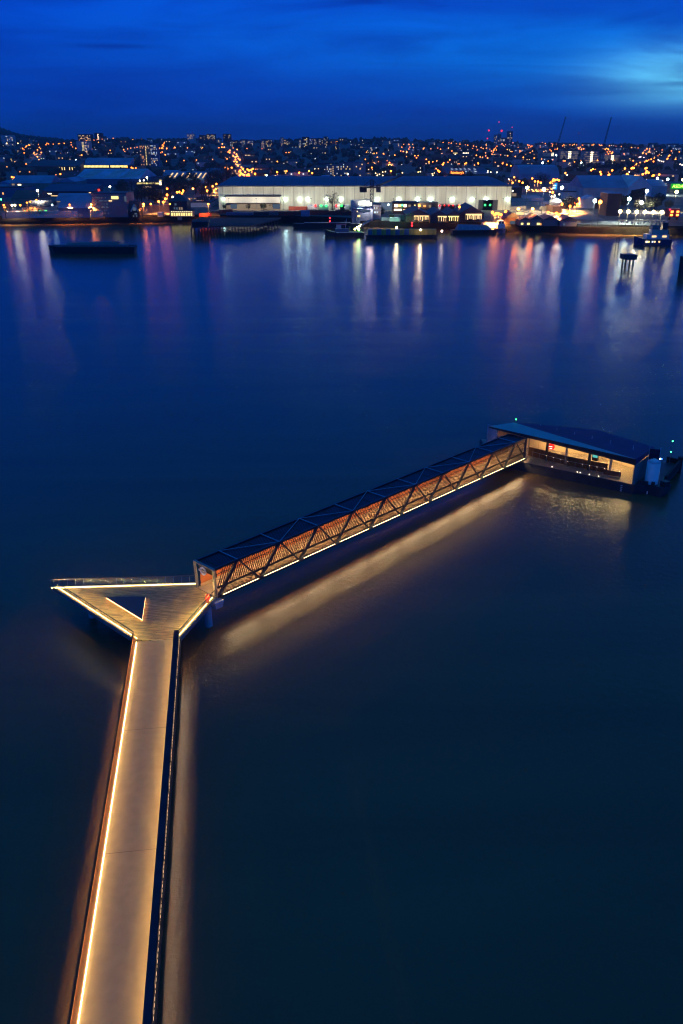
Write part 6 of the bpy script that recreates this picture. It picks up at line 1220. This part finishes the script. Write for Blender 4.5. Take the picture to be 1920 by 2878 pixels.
# ship bow at the right edge
X, Y, _ = at(1944, 776); sb_ = thing('ship', 'black ship bow with a yellow lit deck entering at the right edge', 'ship', (X + 2, Y + 2, 0), math.pi); k_ = dep(Y, 0) / F
b = MB(); hull(b, 14, 6.5, 6.2, .45, .05, 1.6, flare=.6); b.build('hull', mat('ship_hull', (.02, .02, .03), .4), sb_, True)
b = MB(); b.box(-1, 0, 6.5, 9, 4.6, .8); b.build('deck', mat('ship_deck_yellow', (.5, .32, .05), .6), sb_, True)
b = MB(); b.tube((3, 0, 6), (3, 0, 11.5), .1, n=5); b.bar((3, -.8, 10), (3, .8, 10), .08, .08); b.build('mast', M_grey, sb_, True)
b = MB(); b.ico((3.2, .6, 9.2), .25); b.build('lamp', em('ship_lamp', (1, .6, .2), 20), sb_, True)
spot(sb_, (X + 1, Y - 1, 11), (X + 3, Y + 2, 6), 900, (1, .7, .3), 120)
# paired red channel lights on posts
for x, ys, lab in ((155, (890, 920), 'pair of small red lights on a post above the tug'), (900, (935, 960), 'pair of small red lights on a post above the container barge')):
    px, py = q3(x, 985); X, Y, _ = at(px, py); Y = min(Y, Ys(X) - 2); o = thing('channel_marker', lab, 'marker', (X, Y, 0))
    b = MB(); b.tube((0, 0, -2), (0, 0, zat(Y, q3(0, ys[0])[1])), .18, n=6); b.build('post', M_steel, o, True)
    for y in ys: b = MB(); b.ico((0, -.3, zat(Y, q3(0, y)[1])), .5); b.build('red_lamp', em('marker_red', (1, .02, .03), 8), o, True)
for x, y, k, s, lab in ((767, 978, 'y', 34, 'amber lamp on the quay behind the container barge'), (987, 1000, 'w', 22, 'small white lamp behind the right end of the container barge'), (385, 992, 'y', 26, 'lowest lamp along the jetty conveyor'), (405, 976, 'y', 22, 'second lamp up the jetty conveyor'), (427, 966, 'y', 22, 'third lamp up the jetty conveyor'), (440, 955, 'y', 26, 'top lamp on the jetty conveyor'), (1183, 1010, 'p', 26, 'small lamp at water level right of the container barge')):
    px, py = q3(x, y); X, Y, _ = P(px, py, 5); o = thing('quay_lamp', lab, 'lamp', (X, Y, 0)); b = MB(); b.tube((0, 0, -2), (0, 0, 5), .12, n=5); b.build('post', M_steel, o, True); b = MB(); b.ico((0, -.2, 5), .55); b.build('lamp_head', em('quay_%s_%d' % (k, s), LCOL[k], s), o, True)
    if x in (767, 987): spot(o, (X, Y - 1, 7), (X, Y - 9, 1), 1500, SPC['y'], 120)
a, c = P(*q3(380, 1000), 3), P(*q3(545, 900), 8)
cvj = thing('jetty_conveyor', 'sloping conveyor rising from the tug to the pinkish lamp', 'conveyor', (a[0], a[1], 0)); b = MB(); b.bar(a, c, 1.6, .5); b.bar((a[0], a[1] - .8, a[2] + 1.1), (c[0], c[1] - .8, c[2] + 1.1), .12, .12); b.build('belt', M_grey, cvj)
for u in (.15, .5, .85): v = Vector(a).lerp(Vector(c), u); b = MB(); b.bar((v.x, v.y, -2), tuple(v), .5, .5); b.build('trestle', M_steel, cvj)
# lorry with red lamps at the right edge
px, py = q5(1445, 1468); X, Y, Z = G(px, py); lo = thing('lorry', 'red lit lorry standing on the quay at the right edge', 'lorry', (X, Y, Z))
b = MB(); b.box(0, 4, 4.2, 6.5, 8, 5); b.build('body', mat('lorry_red', (.35, .02, .015), .5), lo, True)
for sx, zz in ((-1.9, 3.0), (1.9, 3.0), (-1.7, 5.0), (1.9, 5.0)): b = MB(); b.box(sx, -.15, zz, 1.6, .3, 1.2); b.build('rear_lamp', em('rear_lamp', (1, .25, .04), 5), lo, True)
for s_ in (-2.4, 2.4): b = MB(); b.tube((s_ - .4, 1.5, .9), (s_ + .4, 1.5, .9), .9, n=10); b.build('wheel', M_black, lo, True)
b = MB(); b.box(-3.3, -.1, 6.3, .7, .3, .7); b.build('marker_lamp', MATS['lamp_r_8'] if 'lamp_r_8' in MATS else em('lamp_r_8', LCOL['r'], 8), lo, True)
boxthing(q5, 1500, 1640, 1390, 1425, 'trailer', 'pale trailer with a blue stripe right of the red lit lorry', 'trailer', WC['pale'], 5)
# ================================================================== TREES AND HOUSES
random.seed(21)
def foliage(name, col, tr=(.03, .022, .015)):
    return mat(name, col, .85, scale=.25, var=.5)
M_wood_far = foliage('woodland_leaves', (.035, .045, .025)); M_leaf = foliage('dark_leaves', (.05, .06, .03)); M_bare = foliage('bare_twigs', (.1, .065, .045)); M_bark = mat('bark', (.04, .03, .022), .9)
b = MB()
for i in range(4200):
    u = random.uniform(-.44, .44); Y = 940 + 2700 * random.random() ** .72; X = u * Y
    if Y < 2900 or random.random() < .3:
        s = Y - Ys(X)
        if s < 420: continue
        if near_road(X, Y, T(X, Y) + 4): continue
        r = random.uniform(3.0, 6.2); z = T(X, Y)
        for k in range(2): b.ico((X + random.uniform(-r, r) * .6, Y + random.uniform(-r, r) * .6, z + r * (.55 + .5 * k * random.random())), r * random.uniform(.6, 1), 0, 1, random.uniform(.8, 1.25), .22)
tag(b.build('woodland', M_wood_far), 'dark woodland covering the far hillside as one mass', 'woodland', kind='stuff')
# ridge tree line and wooded hill at the left
b = MB()
for i in range(1100):
    u = random.uniform(-.47, -.30); Y = random.uniform(3050, 3900); X = u * Y; r = random.uniform(5, 10); b.ico((X, Y, T(X, Y) + r * .3), r, 0, 1, random.uniform(.7, 1.1), .25)
tag(b.build('hill_wood', M_wood_far), 'wooded hill crown on the far left skyline', 'woodland', kind='stuff')
# houses scattered over the hillside
HM = []
for wl, rf, wk in ((('brick'), 'slate', 'w'), (('cream'), 'slate', 'w'), (('brick'), 'rust', 'o'), (('pale'), 'slate', 'c'), (('dark'), 'slate', 'y'), ('brown', 'rust', 'w')):
    b = MB(); w_, d_, h_ = 15, 9, 6
    b.box(0, d_ / 2, h_ / 2 - 1, w_, d_, h_ + 2); t_ = MB(); roof_on(t_, w_, d_, h_, 'gx', 3.4)
    k = len(b.v); b.v += t_.v; b.f += [tuple(i + k for i in f) for f in t_.f]; b.m += [1] * len(t_.f)
    for x, z in random.sample([(-5, 4.4), (-1, 4.4), (4, 4.4), (-5, 1.7), (5, 1.7), (1, 1.7)], 2): b.box(x, -.1, z, 1.1, .3, 1.2, mi=2)
    b.box(5.5, d_ / 2, h_ + 3.4, 1, 1, 2, mi=0)
    HM.append(b.mesh('hillside_house', [WC[wl], RC[rf], EW[wk]]))
n = 0
while n < 170:
    u = random.uniform(-.41, .41); Y = 980 + 1500 * random.random(); X = u * Y; s = Y - Ys(X)
    if s < 460 or near_road(X, Y, T(X, Y)): continue
    o = inst('hillside_house', HM[n % 6], None, (X, Y, T(X, Y) + 1.5), random.uniform(-.5, .5), (random.uniform(.8, 1.8), 1, random.uniform(.9, 1.3)))
    tag(o, 'small dim house among the trees of the far hillside', 'house', 'houses on the far hillside'); n += 1
# trees near the bank
TM = []
for kind in range(4):
    random.seed(40 + kind); b = MB(); bare = kind % 2; h_ = 9.0
    b.tube((0, 0, -.5), (0, 0, h_ * .5), .35, .22, n=6, mi=0)
    for i in range(16):
        a = random.uniform(0, 6.28); z0 = h_ * random.uniform(.25, .55); l = random.uniform(2, 4); e = (math.cos(a) * l, math.sin(a) * l, z0 + random.uniform(1.5, 4.5)); b.tube((0, 0, z0), e, .14, .04, n=4, mi=0)
    for i in range(520 if not bare else 380):
        a = random.uniform(0, 6.28); rr = 4.2 * random.random() ** .5; zc = h_ * .62 + random.uniform(-1, 1) * 3.4 * math.sqrt(max(0, 1 - (rr / 4.4) ** 2)); s_ = random.uniform(.3, .75) if not bare else random.uniform(.12, .4)
        c = Vector((math.cos(a) * rr, math.sin(a) * rr, zc)); d1 = Vector((random.gauss(0, 1), random.gauss(0, 1), random.gauss(0, 1))).normalized(); d2 = d1.cross(Vector((random.gauss(0, 1), random.gauss(0, 1), 1))).normalized()
        b.face([c - d1 * s_, c + d2 * s_ * .6, c + d1 * s_, c - d2 * s_ * .6], 1)
    trunk = MB(); crown = MB()
    for dst, mi in ((trunk, 0), (crown, 1)):
        idx = {}
        for f, m_ in zip(b.f, b.m):
            if m_ != mi: continue
            g = []
            for v in f:
                if v not in idx: idx[v] = len(dst.v); dst.v.append(b.v[v])
                g.append(idx[v])
            dst.f.append(tuple(g)); dst.m.append(0)
    TM.append((trunk.mesh('trunk', M_bark), crown.mesh('crown', M_bare if bare else M_leaf)))
def tree(q, x, y, kind, sc, label, group):
    px, py = q(x, y); X, Y, Z = G(px, py); o = thing('tree', label, 'tree', (X, Y, Z), random.uniform(0, 6), group); o.scale = (sc, sc, sc)
    inst('trunk', TM[kind][0], o); inst('crown', TM[kind][1], o)
for q, x, y, k, sc, lab in ((q1, 60, 905, 1, 1.3, 'bare tree at the left end of the far river wall'), (q1, 275, 900, 1, .9, 'small bare tree in front of the scrap yard wall'), (q1, 375, 895, 1, .8, 'second small bare tree before the scrap yard wall'), (q3, 178, 818, 1, 1.45, 'dark bare tree before the green dock lights'), (q3, 600, 900, 0, .9, 'small dark tree beside the pale office wing'), (q1, 1310, 900, 1, .9, 'thin bare tree right of the gabled black house'), (q4, 1000, 1010, 1, 1.5, 'left of two reddish bare trees before the curved hall'), (q4, 1060, 1012, 1, 1.4, 'right of two reddish bare trees before the curved hall'), (q4, 1370, 1370, 0, 1.2, 'dark tree right of the round tank'), (q4, 1210, 975, 1, 1.7, 'orange lit tree behind the upright blue sign')):
    tree(q, x, y, k, sc, lab, None)
for i in range(34):
    tree(q1, random.uniform(1100, 1570), random.uniform(640, 780), random.choice((1, 1, 3, 0)), random.uniform(.9, 1.5), 'reddish bare tree in the copse left of the warehouse', 'copse left of the warehouse')
for i in range(40):
    tree(q2, random.uniform(0, 560), random.uniform(560, 720), random.choice((1, 3, 1, 2)), random.uniform(.9, 1.7), 'tree glowing in lamplight around the parking deck', 'trees around the parking deck')
for i in range(14):
    tree(q2, random.uniform(440, 700), random.uniform(520, 600), 1, random.uniform(1.5, 2.2), 'tall reddish tree at the left end of the warehouse', 'tall trees at the warehouse end')
for i in range(16):
    tree(q2, 580 + 560 * (i + .5) / 16, random.uniform(805, 826), 0, random.uniform(.45, .6), 'low dark bush in the hedge before the warehouse annex', 'hedge before the annex')
for i in range(26):
    tree(q5, random.uniform(-200, 900), random.uniform(800, 900), random.choice((0, 1, 2)), random.uniform(.9, 1.5), 'dark tree between the streets on the right bank', 'trees between the right hand streets')
for i in range(14):
    tree(q5, random.uniform(760, 1380), random.uniform(1230, 1380), random.choice((0, 2)), random.uniform(.7, 1.1), 'dark shrub in the unlit yard behind the conveyor pier', 'shrubs behind the conveyor pier')
# ================================================================== AIR
m, nt, out = _base('evening_haze'); v = nt.nodes.new('ShaderNodeVolumePrincipled'); v.inputs['Color'].default_value = (.75, .82, .95, 1); v.inputs['Density'].default_value = .0001; v.inputs['Anisotropy'].default_value = .3
nt.links.new(v.outputs[0], out.inputs['Volume'])
b = MB(); b.box(0, 4300, 82, 12600, 9600, 176); tag(b.build('haze', m), 'thin evening haze over the river and the far bank', 'haze', kind='stuff')
